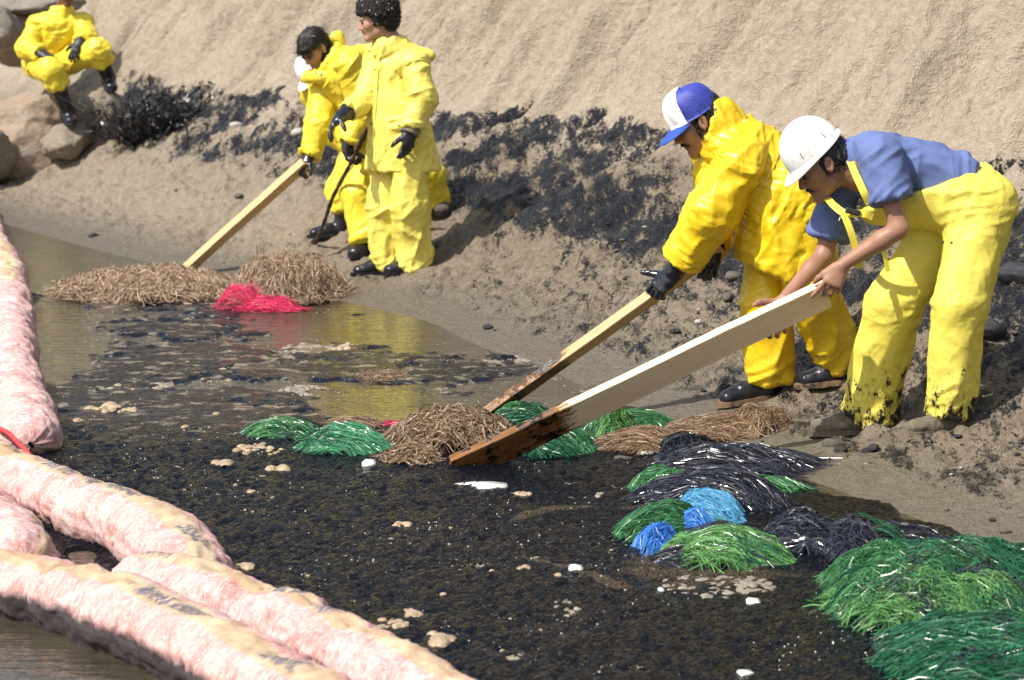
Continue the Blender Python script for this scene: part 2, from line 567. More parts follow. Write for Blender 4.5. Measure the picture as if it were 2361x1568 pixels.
def surface_nets(D, lo, h, relax=1):
    B = D < 0
    n = np.array(D.shape)
    cnt = np.zeros(n - 1, np.int8)
    for dx in (0, 1):
        for dy in (0, 1):
            for dz in (0, 1):
                cnt += B[dx:n[0] - 1 + dx, dy:n[1] - 1 + dy, dz:n[2] - 1 + dz]
    act = (cnt > 0) & (cnt < 8)
    cells = np.argwhere(act)
    idm = np.full(n - 1, -1, np.int32); idm[act] = np.arange(len(cells), dtype=np.int32)
    acc = np.zeros((len(cells), 3)); num = np.zeros(len(cells))
    corners = [(0, 0, 0), (1, 0, 0), (0, 1, 0), (1, 1, 0), (0, 0, 1), (1, 0, 1), (0, 1, 1), (1, 1, 1)]
    val = [D[cells[:, 0] + c[0], cells[:, 1] + c[1], cells[:, 2] + c[2]].astype(float) for c in corners]
    for i in range(8):
        for j in range(i + 1, 8):
            d = np.array(corners[j]) - np.array(corners[i])
            if np.abs(d).sum() != 1: continue
            m = (val[i] < 0) != (val[j] < 0)
            t = np.where(m, val[i] / np.where(m, val[i] - val[j], 1), 0)
            pt = np.array(corners[i]) + t[:, None] * d
            acc += pt * m[:, None]; num += m
    V = lo + (cells + acc / num[:, None]) * h
    Fs = []
    for a in range(3):
        b, c = (a + 1) % 3, (a + 2) % 3
        s0 = [slice(0, n[0] - 1), slice(0, n[1] - 1), slice(0, n[2] - 1)]
        s1 = list(s0); s1[a] = slice(1, n[a])
        X = B[tuple(s0)] != B[tuple(s1)]
        e = np.argwhere(X)
        e = e[(e[:, b] > 0) & (e[:, c] > 0)]
        db = np.zeros(3, int); db[b] = 1
        dc = np.zeros(3, int); dc[c] = 1
        q = [idm[tuple((e - x).T)] for x in (0 * db, db, db + dc, dc)]
        q = np.stack(q, 1)
        ins = B[tuple(e.T)]
        q[~ins] = q[~ins][:, ::-1]
        Fs.append(q[(q >= 0).all(1)])
    F = np.concatenate(Fs)
    for _ in range(relax): V = laplace(V, F, 0.5)
    return V, F


def laplace(V, F, w):
    S = np.zeros_like(V); C = np.zeros(len(V))
    for i in range(4):
        for j in (1, 3):
            np.add.at(S, F[:, i], V[F[:, (i + j) % 4]]); np.add.at(C, F[:, i], 1)
    return V * (1 - w) + w * S / np.maximum(C, 1)[:, None]


def normals(V, F):
    n = np.cross(V[F[:, 2]] - V[F[:, 0]], V[F[:, 3]] - V[F[:, 1]])
    S = np.zeros_like(V)
    for i in range(4): np.add.at(S, F[:, i], n)
    return S / (np.linalg.norm(S, axis=1)[:, None] + 1e-12)


def worley(V, cell, seed, stretch=(1, 1, 1)):
    """distances to the nearest and second nearest of jittered points, one per cell"""
    Q = V / (cell * np.asarray(stretch)); I = np.floor(Q).astype(np.int64)
    d1 = np.full(len(V), 9.0); d2 = np.full(len(V), 9.0)
    for dx in (-1, 0, 1):
        for dy in (-1, 0, 1):
            for dz in (-1, 0, 1):
                C = I + np.array([dx, dy, dz]); m = C & 255
                h = _perm[_perm[_perm[m[:, 0]] + m[:, 1]] + m[:, 2]] + int(seed)
                J_ = np.stack([(h * 97 % 251) / 251.0, (h * 57 % 241) / 241.0, (h * 31 % 239) / 239.0], 1)
                d = np.linalg.norm(C + J_ - Q, axis=1)
                n = d < d1
                d2 = np.where(n, d1, np.minimum(d2, d)); d1 = np.where(n, d, d1)
    return d1, d2


def ridge(n, k=2.6):
    r = np.clip(1 - k * np.abs(n), -.6, 1)
    return np.where(r > 0, r ** 1.4, r * .5)


def cloth_folds(V, F, bones, seed=0.0, amp=1.0):
    """bones: (a, b, long, cross): amplitude in metres of folds running along the bone and of creases across it"""
    Nn = normals(V, F)
    tot = np.zeros(len(V)); ws = np.zeros(len(V))
    for bi, (a, b, la, ca) in enumerate(bones):
        a = np.asarray(a, float); b = np.asarray(b, float)
        L = np.linalg.norm(b - a); ax = (b - a) / L
        t = np.clip((V - a) @ ax / L, -0.15, 1.15)
        off = V - (a + t[:, None] * L * ax)
        d = np.linalg.norm(off, axis=1)
        w = np.exp(-(d / 0.09) ** 2 * 2) + 1e-6
        sd = unit(np.cross(ax, [0.31, 0.5, 0.8])); nr = np.cross(ax, sd)
        x, y, z = off @ sd, off @ nr, t * L
        tw = .10 * noise3(x * 5, y * 5, z * 5 + bi * 5 + seed)
        lon = ridge(noise3(x * 10 + z * 2.2 + tw * 6, y * 10 - z * 1.6, z * 1.8 + seed + bi))
        lon2 = ridge(noise3(x * 6 - z * 3.0, y * 6 + z * 3.4 + tw * 6, z * 1.6 + seed * 2 + bi), 2.0)
        wz = z + .45 * x - .3 * y + tw * .35
        crs = ridge(noise3(x * 3.5 + seed, y * 3.5, wz * 15 + bi * 3.1))
        crs2 = ridge(noise3(x * 6 + seed, y * 6 + 4, wz * 27 + z * 5))
        j = np.maximum(np.exp(-((t - 0.0) / 0.22) ** 2), np.exp(-((t - 1.0) / 0.24) ** 2))
        tot += w * (la * (1.05 * lon + .95 * lon2) * (1 - 0.3 * j) + ca * (0.08 + 1.05 * j) * (crs + 0.5 * crs2))
        ws += w
    dsp = amp * tot / ws
    d1, d2 = worley(V + .02 * noise3(V[:, 0] * 9, V[:, 1] * 9, V[:, 2] * 9 + seed)[:, None], .085, seed, (1, 1, 1.35))
    dsp = dsp + amp * .0016 * (1 - np.clip((d2 - d1) / .28, 0, 1)) * (.5 + noise3(V[:, 0] * 4, V[:, 1] * 4, V[:, 2] * 4 + seed))
    return V + Nn * dsp[:, None]


def frame(fwd, up):
    f = unit(fwd); l = unit(np.cross(up, f)); u = np.cross(f, l)
    return f, l, u            # forward, left, up


# ------------------------------------------------------------------ the human figure
def add_head(fd, c, f, l, u, neck, k=1.0, nose=1.0, jaw=1.0):
    A = np.array([f, l, u])
    def at(x, y, z): return c + f * x * k + l * y * k + u * z * k
    fd.ball(at(-.012, 0, .035), np.array([.100, .077, .092]) * k, .02, axes=A)
    fd.ball(at(.032, 0, -.025), np.array([.062, .060, .080]) * k, .03, axes=A)
    fd.limb(at(.0, .044, -.068), at(.066, .012, -.098), .022 * k, .018 * k * jaw, .025)
    fd.limb(at(.0, -.044, -.068), at(.066, -.012, -.098), .022 * k, .018 * k * jaw, .025)
    fd.ball(at(.074, 0, -.098), .020 * k * jaw, .02)
    fd.ball(at(.058, .040, -.018), .024 * k, .02); fd.ball(at(.058, -.040, -.018), .024 * k, .02)
    fd.limb(at(.080, .032, .026), at(.080, -.032, .026), .010 * k, .010 * k, .015)
    fd.ball(at(.100, .031, .004), .015 * k, .012, op='s'); fd.ball(at(.100, -.031, .004), .015 * k, .012, op='s')
    fd.limb(at(.088, 0, .014), at(.108, 0, -.028), .008 * k, .0105 * k * nose, .010)
    fd.ball(at(.098, .012, -.034), .0085 * k, .008); fd.ball(at(.098, -.012, -.034), .0085 * k, .008)
    fd.limb(at(.082, .017, -.058), at(.090, 0, -.057), .006 * k, .0075 * k, .006); fd.limb(at(.090, 0, -.057), at(.082, -.017, -.058), .0075 * k, .006 * k, .006)
    fd.limb(at(.080, .014, -.069), at(.087, 0, -.070), .006 * k, .008 * k, .006); fd.limb(at(.087, 0, -.070), at(.080, -.014, -.069), .008 * k, .006 * k, .006)
    for sgn in (1, -1):
        e = at(-.008, .078 * sgn, -.002)
        EA = np.array([unit(f + .25 * u), unit(l * sgn + .0 * f), unit(u - .25 * f)])
        fd.ball(e + l * sgn * .004, np.array([.019, .009, .032]) * k, .006, axes=EA)
        fd.ball(e + l * sgn * .013 + f * .003, np.array([.010, .006, .020]) * k, .004, op='s', axes=EA)
    fd.limb(at(-.022, 0, -.055), neck, .054 * k, .060 * k, .03)


def eyes(c, f, l, u, parent, k=1.0):
    for sgn in (1, -1):
        bm = bmesh.new()
        p = c + f * .0835 * k + l * .031 * sgn * k + u * .003 * k
        bmesh.ops.create_uvsphere(bm, u_segments=14, v_segments=9, radius=.0115 * k, matrix=Matrix.Translation(Vector(p)))
        V = np.array([v.co[:] for v in bm.verts]); F = [[v.index for v in fc.verts] for fc in bm.faces]
        bm.free()
        mesh_obj('eye', V, F, M_EYE, parent)


def brows(c, f, l, u, parent, r=.0036):
    for sg in (1, -1):
        fm = Field(.0025)
        fm.limb(c + f * .094 + l * .018 * sg + u * .023, c + f * .078 + l * .050 * sg + u * .021, r, r * .65, .003)
        mk('eyebrow', fm, M_HAIR, parent, relax=0)


def chain(fd, p, dirs, lens, radii, k):
    for i, (d, ln) in enumerate(zip(dirs, lens)):
        q = p + d * ln
        fd.limb(p, q, radii[i], radii[i + 1], k)
        p = q
    return p


def add_hand(fd, w, f, n, th, size=1.0, thick=1.0, curl=(50, 60, 35), spread=4, thumb=(0.75, 0.6, 0.25), tcurl=25, curls=None):
    """w wrist; f towards the knuckles; n the way the palm faces; th +1/-1: which side (cross(f, n)) the thumb is on"""
    f = unit(f); n = unit(n - f * np.dot(n, f)); sv = np.cross(f, n) * th
    z = size
    fd.limb(w + f * .012 * z, w + f * .078 * z + sv * .002, .017 * z * thick, .0145 * z * thick, .012, side=sv, fs=1.75, fs2=2.55, fn=1.0)
    base = [.030, .0105, -.0095, -.029]; fl = [.93, 1.0, .95, .76]; rr = [.0088, .0092, .0088, .0078]; kb = [.083, .087, .083, .075]
    for i in range(4):
        c = curl if curls is None else curls[i]
        b = w + f * kb[i] * z + sv * base[i] * z
        a0 = math.radians(spread * (1.5 - i))
        d0 = unit(f * math.cos(a0) + sv * math.sin(a0))
        ds = []; ang = 0
        for ci in c:
            ang += math.radians(ci); ds.append(d0 * math.cos(ang) + n * math.sin(ang))
        r = rr[i] * z * thick
        chain(fd, b - d0 * .01, ds, [.052 * fl[i] * z, .027 * fl[i] * z, .020 * fl[i] * z], [r * 1.1, r, r * .95, r * .82], .004)
    tb = w + f * .022 * z + sv * .024 * z + n * .006
    td = unit(sv * thumb[0] + f * thumb[1] + n * thumb[2])
    t2 = unit(td + (f * .35 + n * .5) * math.radians(tcurl) - sv * .35 * math.radians(tcurl))
    t3 = unit(t2 + (f * .3 + n * .5) * math.radians(tcurl) - sv * .35 * math.radians(tcurl))
    chain(fd, tb, [td, t2, t3], [.042 * z, .032 * z, .024 * z], [.0155 * z * thick, .012 * z * thick, .0105 * z * thick, .0085 * z * thick], .010)


def add_foot(fd, G, d, up, L=.27, w=.05, hgt=.10, thick=1.0, shaft=None):
    """G: the sole's middle on the ground, d: towards the toes"""
    d = unit(d); side = unit(np.cross(up, d)); up = np.cross(d, side)
    heel = G - d * L * .36; toe = G + d * L * .36
    fd.limb(heel + up * .040, G + up * .046 + d * .02, .040 * thick, .040 * thick, .02, side=side, fs=1.0)
    fd.limb(G + up * .040 + d * .02, toe + up * .030, .040 * thick, .031 * thick, .02, side=side, fs=1.12, fs2=1.4)
    fd.limb(heel + up * .05 + d * .02, heel + up * .12 + d * .02, .045 * thick, .043 * thick, .03)
    if shaft is not None: fd.limb(heel + up * .09 + d * .02, shaft, .046 * thick, .055 * thick, .03)
    fd.cut_pts = None
    return heel + up * .10 + d * .02


def mk(name, fd, mat, parent, relax=1, folds=None, seed=0.0, amp=1.0, fine=None, attrs_fn=None):
    V, F = fd.mesh(relax=relax)
    if folds: V = cloth_folds(V, F, folds, seed, amp)
    if fine: 
        V = V + normals(V, F) * (fine[0] * fbm(V[:, 0] * fine[1], V[:, 1] * fine[1], V[:, 2] * fine[1] + seed, 3))[:, None]
    at = attrs_fn(V) if attrs_fn else None
    return mesh_obj(name, V, F, mat, parent, attrs=at)


# ------------------------------------------------------------------ materials for people
def mat_rain(name, c1, c2, rough, dirt=0.5, dirt_hi=0.0, spec=0.5):
    m = N(name)
    co = m.co(1.0)
    n1 = m.noise(co, 3.5, 4)
    col = m.ramp(n1, [(0.3, c1), (0.7, c2)])
    st = m.noise(m.co((1, 1, 0.55)), 26, 6, 0.72)
    st2 = m.noise(co, 4.2, 3, 0.6)
    z = m.n('ShaderNodeSeparateXYZ', i_0=m.co(1.0)).outputs[2]
    low = m.math('SUBTRACT', 1.0, m.math('MULTIPLY', z, 1.9), clamp=True)
    a = m.math('ADD', m.math('MULTIPLY', st, 1.0), m.math('MULTIPLY', st2, 0.45))
    a = m.math('ADD', a, m.math('ADD', m.math('MULTIPLY', low, 0.30 * dirt), dirt_hi))
    smear = m.math('MULTIPLY', m.math('SUBTRACT', a, 0.93), 5.0, clamp=True)
    col = m.mix(m.math('MULTIPLY', smear, 0.55), col, (0.24, 0.17, 0.05))
    blk = m.math('MULTIPLY', m.math('SUBTRACT', a, 1.07), 40.0, clamp=True)
    col = m.mix(blk, col, (0.02, 0.018, 0.016))
    wv = m.n('ShaderNodeVectorMath', operation='ADD'); m.put(wv.inputs[0], m.co((1, 1, .8)))
    wn_ = m.n('ShaderNodeTexNoise', i_Vector=co, i_Scale=7.0, i_Detail=2.0)
    vm = m.n('ShaderNodeVectorMath', operation='SCALE'); m.put(vm.inputs[0], wn_.outputs[1]); vm.inputs[3].default_value = .12
    m.put(wv.inputs[1], vm.outputs[0])
    e1 = m.math('MINIMUM', m.vor(wv.outputs[0], 11, 'DISTANCE_TO_EDGE'), .22)
    e2 = m.math('MINIMUM', m.vor(wv.outputs[0], 27, 'DISTANCE_TO_EDGE'), .25)
    gate = m.math('MULTIPLY', m.math('SUBTRACT', m.noise(co, 5, 2), .38), 4.0, clamp=True)
    hh = m.math('ADD', m.math('MULTIPLY', e1, -.09), m.math('MULTIPLY', m.math('MULTIPLY', e2, gate), -.035))
    nb = m.bump(hh, 0.13, 1.0)
    return m.out(col, rough, nb, Specular_IOR_Level=spec)


def mat_simple(name, c, rough, var=0.15, bscale=40, bstr=0.2, bdist=0.004, spec=0.5, dirt=None, metallic=0.0, nscale=6):
    m = N(name)
    co = m.co(1.0)
    n1 = m.noise(co, nscale, 5, 0.6)
    lo = tuple(v * (1 - var) for v in c); hi = tuple(min(1, v * (1 + var)) for v in c)
    col = m.ramp(n1, [(0.3, lo), (0.7, hi)])
    if dirt:
        d = m.math('MULTIPLY', m.math('SUBTRACT', m.noise(co, 14, 6, 0.7), dirt[1]), 9.0, clamp=True)
        col = m.mix(d, col, dirt[0])
    nb = m.bump(m.noise(co, bscale, 4, 0.6), bstr, bdist)
    return m.out(col, rough, nb, Specular_IOR_Level=spec, Metallic=metallic)


M_RAIN_GLOSS = mat_rain('yellow_rubberised_fabric', (0.70, 0.47, 0.010), (0.78, 0.54, 0.02), 0.34, 0.85, 0.0)
M_RAIN_MATT = mat_rain('pale_yellow_rain_fabric', (0.70, 0.59, 0.10), (0.77, 0.66, 0.145), 0.45, 0.5, -0.02, 0.35)
M_RAIN_BIB = mat_rain('lemon_bib_fabric', (0.67, 0.57, 0.085), (0.74, 0.64, 0.12), 0.55, 1.15, 0.045, 0.3)
M_RAIN_FAR = mat_rain('yellow_work_fabric', (0.70, 0.55, 0.035), (0.77, 0.62, 0.06), 0.42, 0.45, -0.03, 0.35)
M_GLOVE = mat_simple('black_rubber_glove', (0.010, 0.011, 0.018), 0.16, 0.3, 30, 0.25, 0.006, 0.6)
M_GLOVE_OLD = mat_simple('dull_black_glove', (0.02, 0.02, 0.028), 0.42, 0.4, 60, 0.6, 0.006, 0.5)
M_BOOT = mat_simple('black_rubber_boot', (0.014, 0.015, 0.022), 0.28, 0.4, 40, 0.4, 0.005, 0.5, ((0.13, 0.105, 0.08), 0.60))
M_SHOE = mat_simple('mud_caked_shoe', (0.115, 0.095, 0.072), 0.8, 0.35, 45, 0.9, 0.01, 0.3, ((0.24, 0.22, 0.19), 0.56))
M_SOLE = mat_simple('tan_boot_sole', (0.20, 0.13, 0.08), 0.7, 0.3, 60, 0.6, 0.004, 0.3, ((0.02, 0.02, 0.02), 0.5))
M_SHIRT = mat_simple('blue_cotton_shirt', (0.115, 0.155, 0.335), 0.8, 0.10, 300, 0.25, 0.0015, 0.2)
M_SHIRT_IN = mat_simple('navy_shirt_pocket', (0.045, 0.07, 0.20), 0.85, 0.1, 300, 0.2, 0.001, 0.2)
M_HAIR = mat_simple('black_hair', (0.013, 0.011, 0.011), 0.38, 0.5, 220, 0.9, 0.004, 0.5)
M_HAIR_CURL = mat_simple('curly_black_hair', (0.012, 0.010, 0.011), 0.6, 0.5, 120, 1.0, 0.012, 0.4)
M_HAIR_STRAND = mat_simple('black_hair_strand', (0.018, 0.015, 0.014), 0.35, 0.3, 200, 0, 0.001, 0.5)
M_HELMET = mat_simple('white_hard_hat_shell', (0.80, 0.81, 0.80), 0.32, 0.02, 260, 0.15, 0.0012, 0.5)
M_CAP_WHITE = mat_simple('white_foam_panel', (0.80, 0.80, 0.80), 0.85, 0.03, 200, 0.3, 0.001, 0.2)
M_CAP_BRIM = mat_simple('blue_cap_brim', (0.03, 0.075, 0.36), 0.7, 0.1, 300, 0.3, 0.001, 0.3)
M_EYE = mat_simple('dark_eye', (0.03, 0.02, 0.018), 0.2, 0.2, 10, 0, 0.001, 0.5)
M_DARK = mat_simple('dark_metal_snap', (0.03, 0.03, 0.03), 0.4, 0.2)
M_WHITE_THREAD = mat_simple('white_thread', (0.7, 0.7, 0.7), 0.8, 0.05)
M_KNIT = mat_simple('grey_knit_cuff', (0.20, 0.17, 0.14), 0.95, 0.15, 200, 0.8, 0.004, 0.2)
M_RED = mat_simple('red_cotton', (0.42, 0.04, 0.03), 0.85, 0.1, 200, 0.4, 0.003, 0.2)
M_CHARCOAL = mat_simple('charcoal_sweater', (0.02, 0.02, 0.025), 0.95, 0.2, 120, 0.6, 0.003, 0.2)
M_STRAP = mat_simple('yellow_webbing', (0.78, 0.66, 0.08), 0.7, 0.06, 200, 0.5, 0.002, 0.3)


def mat_skin(name, c):
    m = N(name)
    co = m.co(1.0)
    col = m.mix(0.5, m.ramp(m.noise(co, 9, 4), [(0.3, tuple(v * .82 for v in c)), (0.7, tuple(v * 1.12 for v in c))]),
                m.ramp(m.noise(co, 40, 4), [(0.35, (c[0] * .95, c[1] * .8, c[2] * .75)), (0.65, (c[0] * 1.1, c[1] * 1.05, c[2] * 1.0))]))
    col = m.mix(m.attr('lip'), col, (c[0] * .75, c[1] * .42, c[2] * .42))
    col = m.mix(m.attr('stubble'), col, tuple(v * .45 for v in c))
    nb = m.bump(m.noise(co, 130, 4, 0.6), 0.25, 0.0025)
    return m.out(col, 0.47, nb, Subsurface_Weight=0.06, Subsurface_Scale=0.02, Specular_IOR_Level=0.4)


M_SKIN_TAN = mat_skin('tanned_skin', (0.31, 0.17, 0.115))
M_SKIN_LIGHT = mat_skin('light_brown_skin', (0.42, 0.255, 0.185))
M_SKIN_DARK = mat_skin('dark_brown_skin', (0.15, 0.075, 0.05))


def cap_mat():
    m = N('blue_mesh_fabric')
    co = m.co(1.0)
    v = m.vor(co, 260, 'F1', 0, 0.0)
    col = m.ramp(v, [(0.25, (0.05, 0.07, 0.42)), (0.6, (0.025, 0.035, 0.26))])
    return m.out(col, 0.5, m.bump(v, 0.5, 0.002))


M_CAP_MESH = cap_mat()


def face_attrs(c, f, l, u, k=1.0, stubble=0.0):
    def fn(V):
        q = V - c
        x, y, z = q @ f / k, q @ l / k, q @ u / k
        lip = sm(.024, .015, np.hypot(y * 1.0, (z + .063) * 1.9)) * (x > .072)
        st = stubble * sm(-.025, -.06, z) * (x > -.01) * sm(.02, .05, x) * sm(-.14, -.11, z)
        return dict(lip=np.clip(lip, 0, 1) * .8, stubble=np.clip(st, 0, 1))
    return fn


def add_body(fd, J, bare=True):
    """neck, trunk, arms to the wrists and legs to the ankles under the clothes"""
    ch = (J['shL'] + J['shR']) / 2
    sv = unit(J['shL'] - J['shR']); hv = unit(J['hipL'] - J['hipR'])
    fd.limb(J['neck'], ch, .056, .060, .04)
    fd.limb(ch, J['pel'], .078, .080, .05, side=sv, fs=1.3, fs2=1.3)
    for S in 'LR':
        fd.limb(ch, J['sh' + S], .055, .045, .03)
        fd.limb(J['sh' + S], J['el' + S], .045, .038, .02)
        mid = J['el' + S] * .7 + J['wr' + S] * .3
        fd.limb(J['el' + S], mid, .038, .038, .02)
        fd.limb(mid, J['wr' + S], .038, .026, .02, side=sv, fs=1.0)
        fd.limb(J['hip' + S], J['kn' + S], .078, .052, .04)
        fd.limb(J['kn' + S], J['an' + S], .052, .038, .03)


def sleeve(J, S, r0, r1, r2, mat, root, h=.007, seed=0., amp=1.0, end=.15, start=None, lam=.006, cam=.014, name='sleeve', k=.03):
    fd = Field(h)
    e = J['wr' + S] + (J['el' + S] - J['wr' + S]) * end
    a = J['sh' + S] if start is None else start
    fd.limb(a, J['el' + S], r0, r1, k); fd.limb(J['el' + S], e, r1, r2, k, cap=(None, 0.0))
    ax = unit(e - J['el' + S])
    fd.limb(e - ax * .012, e + ax * .03, r2 - .012, r2 - .010, .003, op='s')
    V, F = fd.mesh(relax=1)
    V = cloth_folds(V, F, [(a, J['el' + S], lam, cam), (J['el' + S], e, lam, cam)], seed, amp)
    return mesh_obj(name, V, F, mat, root)


def hair_strands(ho, V, F, Nn, c, u, n, ln, mat, parent, seed=1, curl=0.0, width=.0016, keep=None):
    rs = np.random.default_rng(seed)
    idx = rs.choice(len(V), n)
    if keep is not None: idx = idx[keep(V[idx])]
    p = V[idx] - Nn[idx] * .002; nn = Nn[idx]
    q = p - (c + u * .11)
    d = q - nn * (q * nn).sum(1)[:, None]; d = d / (np.linalg.norm(d, axis=1)[:, None] + 1e-6) + nn * .12 - u * .15
    d = d + rs.normal(0, .16 + curl, d.shape)
    d /= np.linalg.norm(d, axis=1)[:, None]
    k = 6; t = np.linspace(0, 1, k)[None, :, None]
    L = ln * rs.uniform(.5, 1.2, (len(p), 1, 1))
    PT = p[:, None] + d[:, None] * t * L - nn[:, None] * (t ** 2) * L * .28 + rs.normal(0, .001 + curl * .006, (len(p), k, 3)) * t
    W_, Fb, sh = ribbons(PT, width, rs)
    o = mesh_obj('loose_hair', W_, Fb, mat, ho, smooth=False, attrs=dict(shade=sh)); o['kind'] = 'stuff'
    return o


def ribbons(PT, width, rs):
    """PT: (n strands, k points, 3) -> one mesh of thin twisted ribbons, three-sided so that they have body"""
    n, k, _ = PT.shape
    T = np.gradient(PT, axis=1); T /= np.linalg.norm(T, axis=2)[..., None] + 1e-9
    r = rs.normal(size=(n, 1, 3)); s_ = np.cross(T, r); s_ /= np.linalg.norm(s_, axis=2)[..., None] + 1e-9
    u_ = np.cross(T, s_)
    w = (width * rs.uniform(.5, 1.5, (n, 1, 1))) * np.concatenate([np.linspace(.8, 1, 2), np.ones(k - 3), [.5]])[None, :, None]
    A = PT + s_ * w * .5; B = PT - s_ * w * .5; C = PT + u_ * w * .28
    V = np.stack([A, B, C], 2).reshape(-1, 3)
    idx = np.arange(n * k * 3).reshape(n, k, 3)
    F = []
    for a, b in ((0, 1), (1, 2), (2, 0)):
        F.append(np.stack([idx[:, :-1, a], idx[:, :-1, b], idx[:, 1:, b], idx[:, 1:, a]], -1).reshape(-1, 4))
    sh = np.repeat(rs.uniform(0, 1, n), k * 3)
    return V, np.concatenate(F), sh


def sphere_surface(fn, nu, nv, close=True):
    """grid surface fn(i/nu, j/nv) -> point; closed round the first direction"""
    V = [fn(i / nu, j / nv) for j in range(nv + 1) for i in range(nu)]
    F = []
    for j in range(nv):
        for i in range(nu):
            F.append((j * nu + i, j * nu + (i + 1) % nu, (j + 1) * nu + (i + 1) % nu, (j + 1) * nu + i))
    return np.array(V), np.array(F)


def disc_on(name, mesh_o, X, Y, r, mat, parent, thick=.004, near=None):
    """a small snap button set on a garment where the line of sight X, Y meets it"""
    me = mesh_o.data
    off = world_loc(mesh_o)
    if not hasattr(disc_on, 'cache'): disc_on.cache = {}
    if mesh_o.name not in disc_on.cache:
        co = np.empty(len(me.vertices) * 3, np.float32); me.vertices.foreach_get('co', co)
        disc_on.cache[mesh_o.name] = BVHTree.FromPolygons([Vector(v) for v in (co.reshape(-1, 3) + off)], [list(p.vertices) for p in me.polygons])
    o = Vector((0, 0, CAM_H)); d = Vector(ray(X, Y)).normalized()
    hit, nrm, _, _ = disc_on.cache[mesh_o.name].ray_cast(o, d)
    if hit is None: return None
    bm = bmesh.new()
    q = nrm.to_track_quat('Z', 'Y').to_matrix().to_4x4()
    bmesh.ops.create_cone(bm, cap_ends=True, segments=14, radius1=r, radius2=r * .75, depth=thick, matrix=Matrix.Translation(hit + nrm * thick * .4) @ q)
    V = np.array([v.co[:] for v in bm.verts]); F = [[v.index for v in fc.verts] for fc in bm.faces]
    bm.free()
    return mesh_obj(name, V, F, mat, parent, smooth=False)


def strip_on(mesh_o, px, width, mat, parent, name='placket', thick=.003, n=26):
    disc_on_tree(mesh_o)
    tr = disc_on.cache[mesh_o.name]
    q = np.array([(x, y, 0) for x, y in px], float)
    pts, ns = [], []
    for X, Y, _ in spline(q, n):
        hit, nr, _, _ = tr.ray_cast(Vector((0, 0, CAM_H)), Vector(ray(X, Y)).normalized())
        if hit is not None: pts.append(np.array(hit)); ns.append(np.array(nr))
    if len(pts) < 4: return
    pts = np.array(pts); ns = np.array(ns)
    for _ in range(3):
        pts[1:-1] = (pts[:-2] + pts[1:-1] * 2 + pts[2:]) / 4; ns[1:-1] = (ns[:-2] + ns[1:-1] * 2 + ns[2:]) / 4
    pts = pts + ns * .004
    V, F = ribbon_mesh(pts, width, ns.mean(0), thick)
    return mesh_obj(name, V, F, mat, parent, smooth=False)


def disc_on_tree(mesh_o):
    me = mesh_o.data; off = world_loc(mesh_o)
    if not hasattr(disc_on, 'cache'): disc_on.cache = {}
    if mesh_o.name not in disc_on.cache:
        co = np.empty(len(me.vertices) * 3, np.float32); me.vertices.foreach_get('co', co)
        disc_on.cache[mesh_o.name] = BVHTree.FromPolygons([Vector(v) for v in (co.reshape(-1, 3) + off)], [list(p.vertices) for p in me.polygons])


def tube_mesh(pts, rad, seg=10, flat=None, cap=True):
    pts = np.asarray(pts, float); n = len(pts)
    rad = np.broadcast_to(rad, (n,))
    T = np.gradient(pts, axis=0); T /= np.linalg.norm(T, axis=1)[:, None] + 1e-12
    ref = np.array([0.13, 0.21, 1.0]) if flat is None else np.asarray(flat, float)
    V = []
    for i in range(n):
        s_ = unit(np.cross(T[i], ref)); u_ = np.cross(s_, T[i])
        for j in range(seg):
            a = 2 * math.pi * j / seg
            V.append(pts[i] + rad[i] * (math.cos(a) * s_ + math.sin(a) * u_))
    F = [(i * seg + j, i * seg + (j + 1) % seg, (i + 1) * seg + (j + 1) % seg, (i + 1) * seg + j) for i in range(n - 1) for j in range(seg)]
    if cap: F += [tuple(range(seg))[::-1], tuple(range((n - 1) * seg, n * seg))]
    return np.array(V), F


def ribbon_mesh(pts, width, nrm, thick=.0025):
    pts = np.asarray(pts, float); nrm = np.asarray(nrm, float)
    T = np.gradient(pts, axis=0); V = []; n = len(pts)
    for i in range(n):
        t = unit(T[i]); s_ = unit(np.cross(t, nrm)); nn = np.cross(s_, t)
        for a, b in ((-1, -1), (1, -1), (1, 1), (-1, 1)): V.append(pts[i] + s_ * a * width / 2 + nn * b * thick / 2)
    F = [(i * 4 + j, i * 4 + (j + 1) % 4, (i + 1) * 4 + (j + 1) % 4, (i + 1) * 4 + j) for i in range(n - 1) for j in range(4)]
    F += [(3, 2, 1, 0), tuple((n - 1) * 4 + j for j in range(4))]
    return np.array(V), F


def spline(P_, n):
    """smooth curve through the given points"""
    P_ = np.asarray(P_, float); m = len(P_); out = []
    Q = np.vstack([2 * P_[0] - P_[1], P_, 2 * P_[-1] - P_[-2]])
    for s_ in np.linspace(0, m - 1 - 1e-6, n):
        i = int(s_); t = s_ - i
        a, b, c, d = Q[i], Q[i + 1], Q[i + 2], Q[i + 3]
        out.append(.5 * ((2 * b) + (c - a) * t + (2 * a - 5 * b + 4 * c - d) * t * t + (3 * b - a - 3 * c + d) * t ** 3))
    return np.array(out)


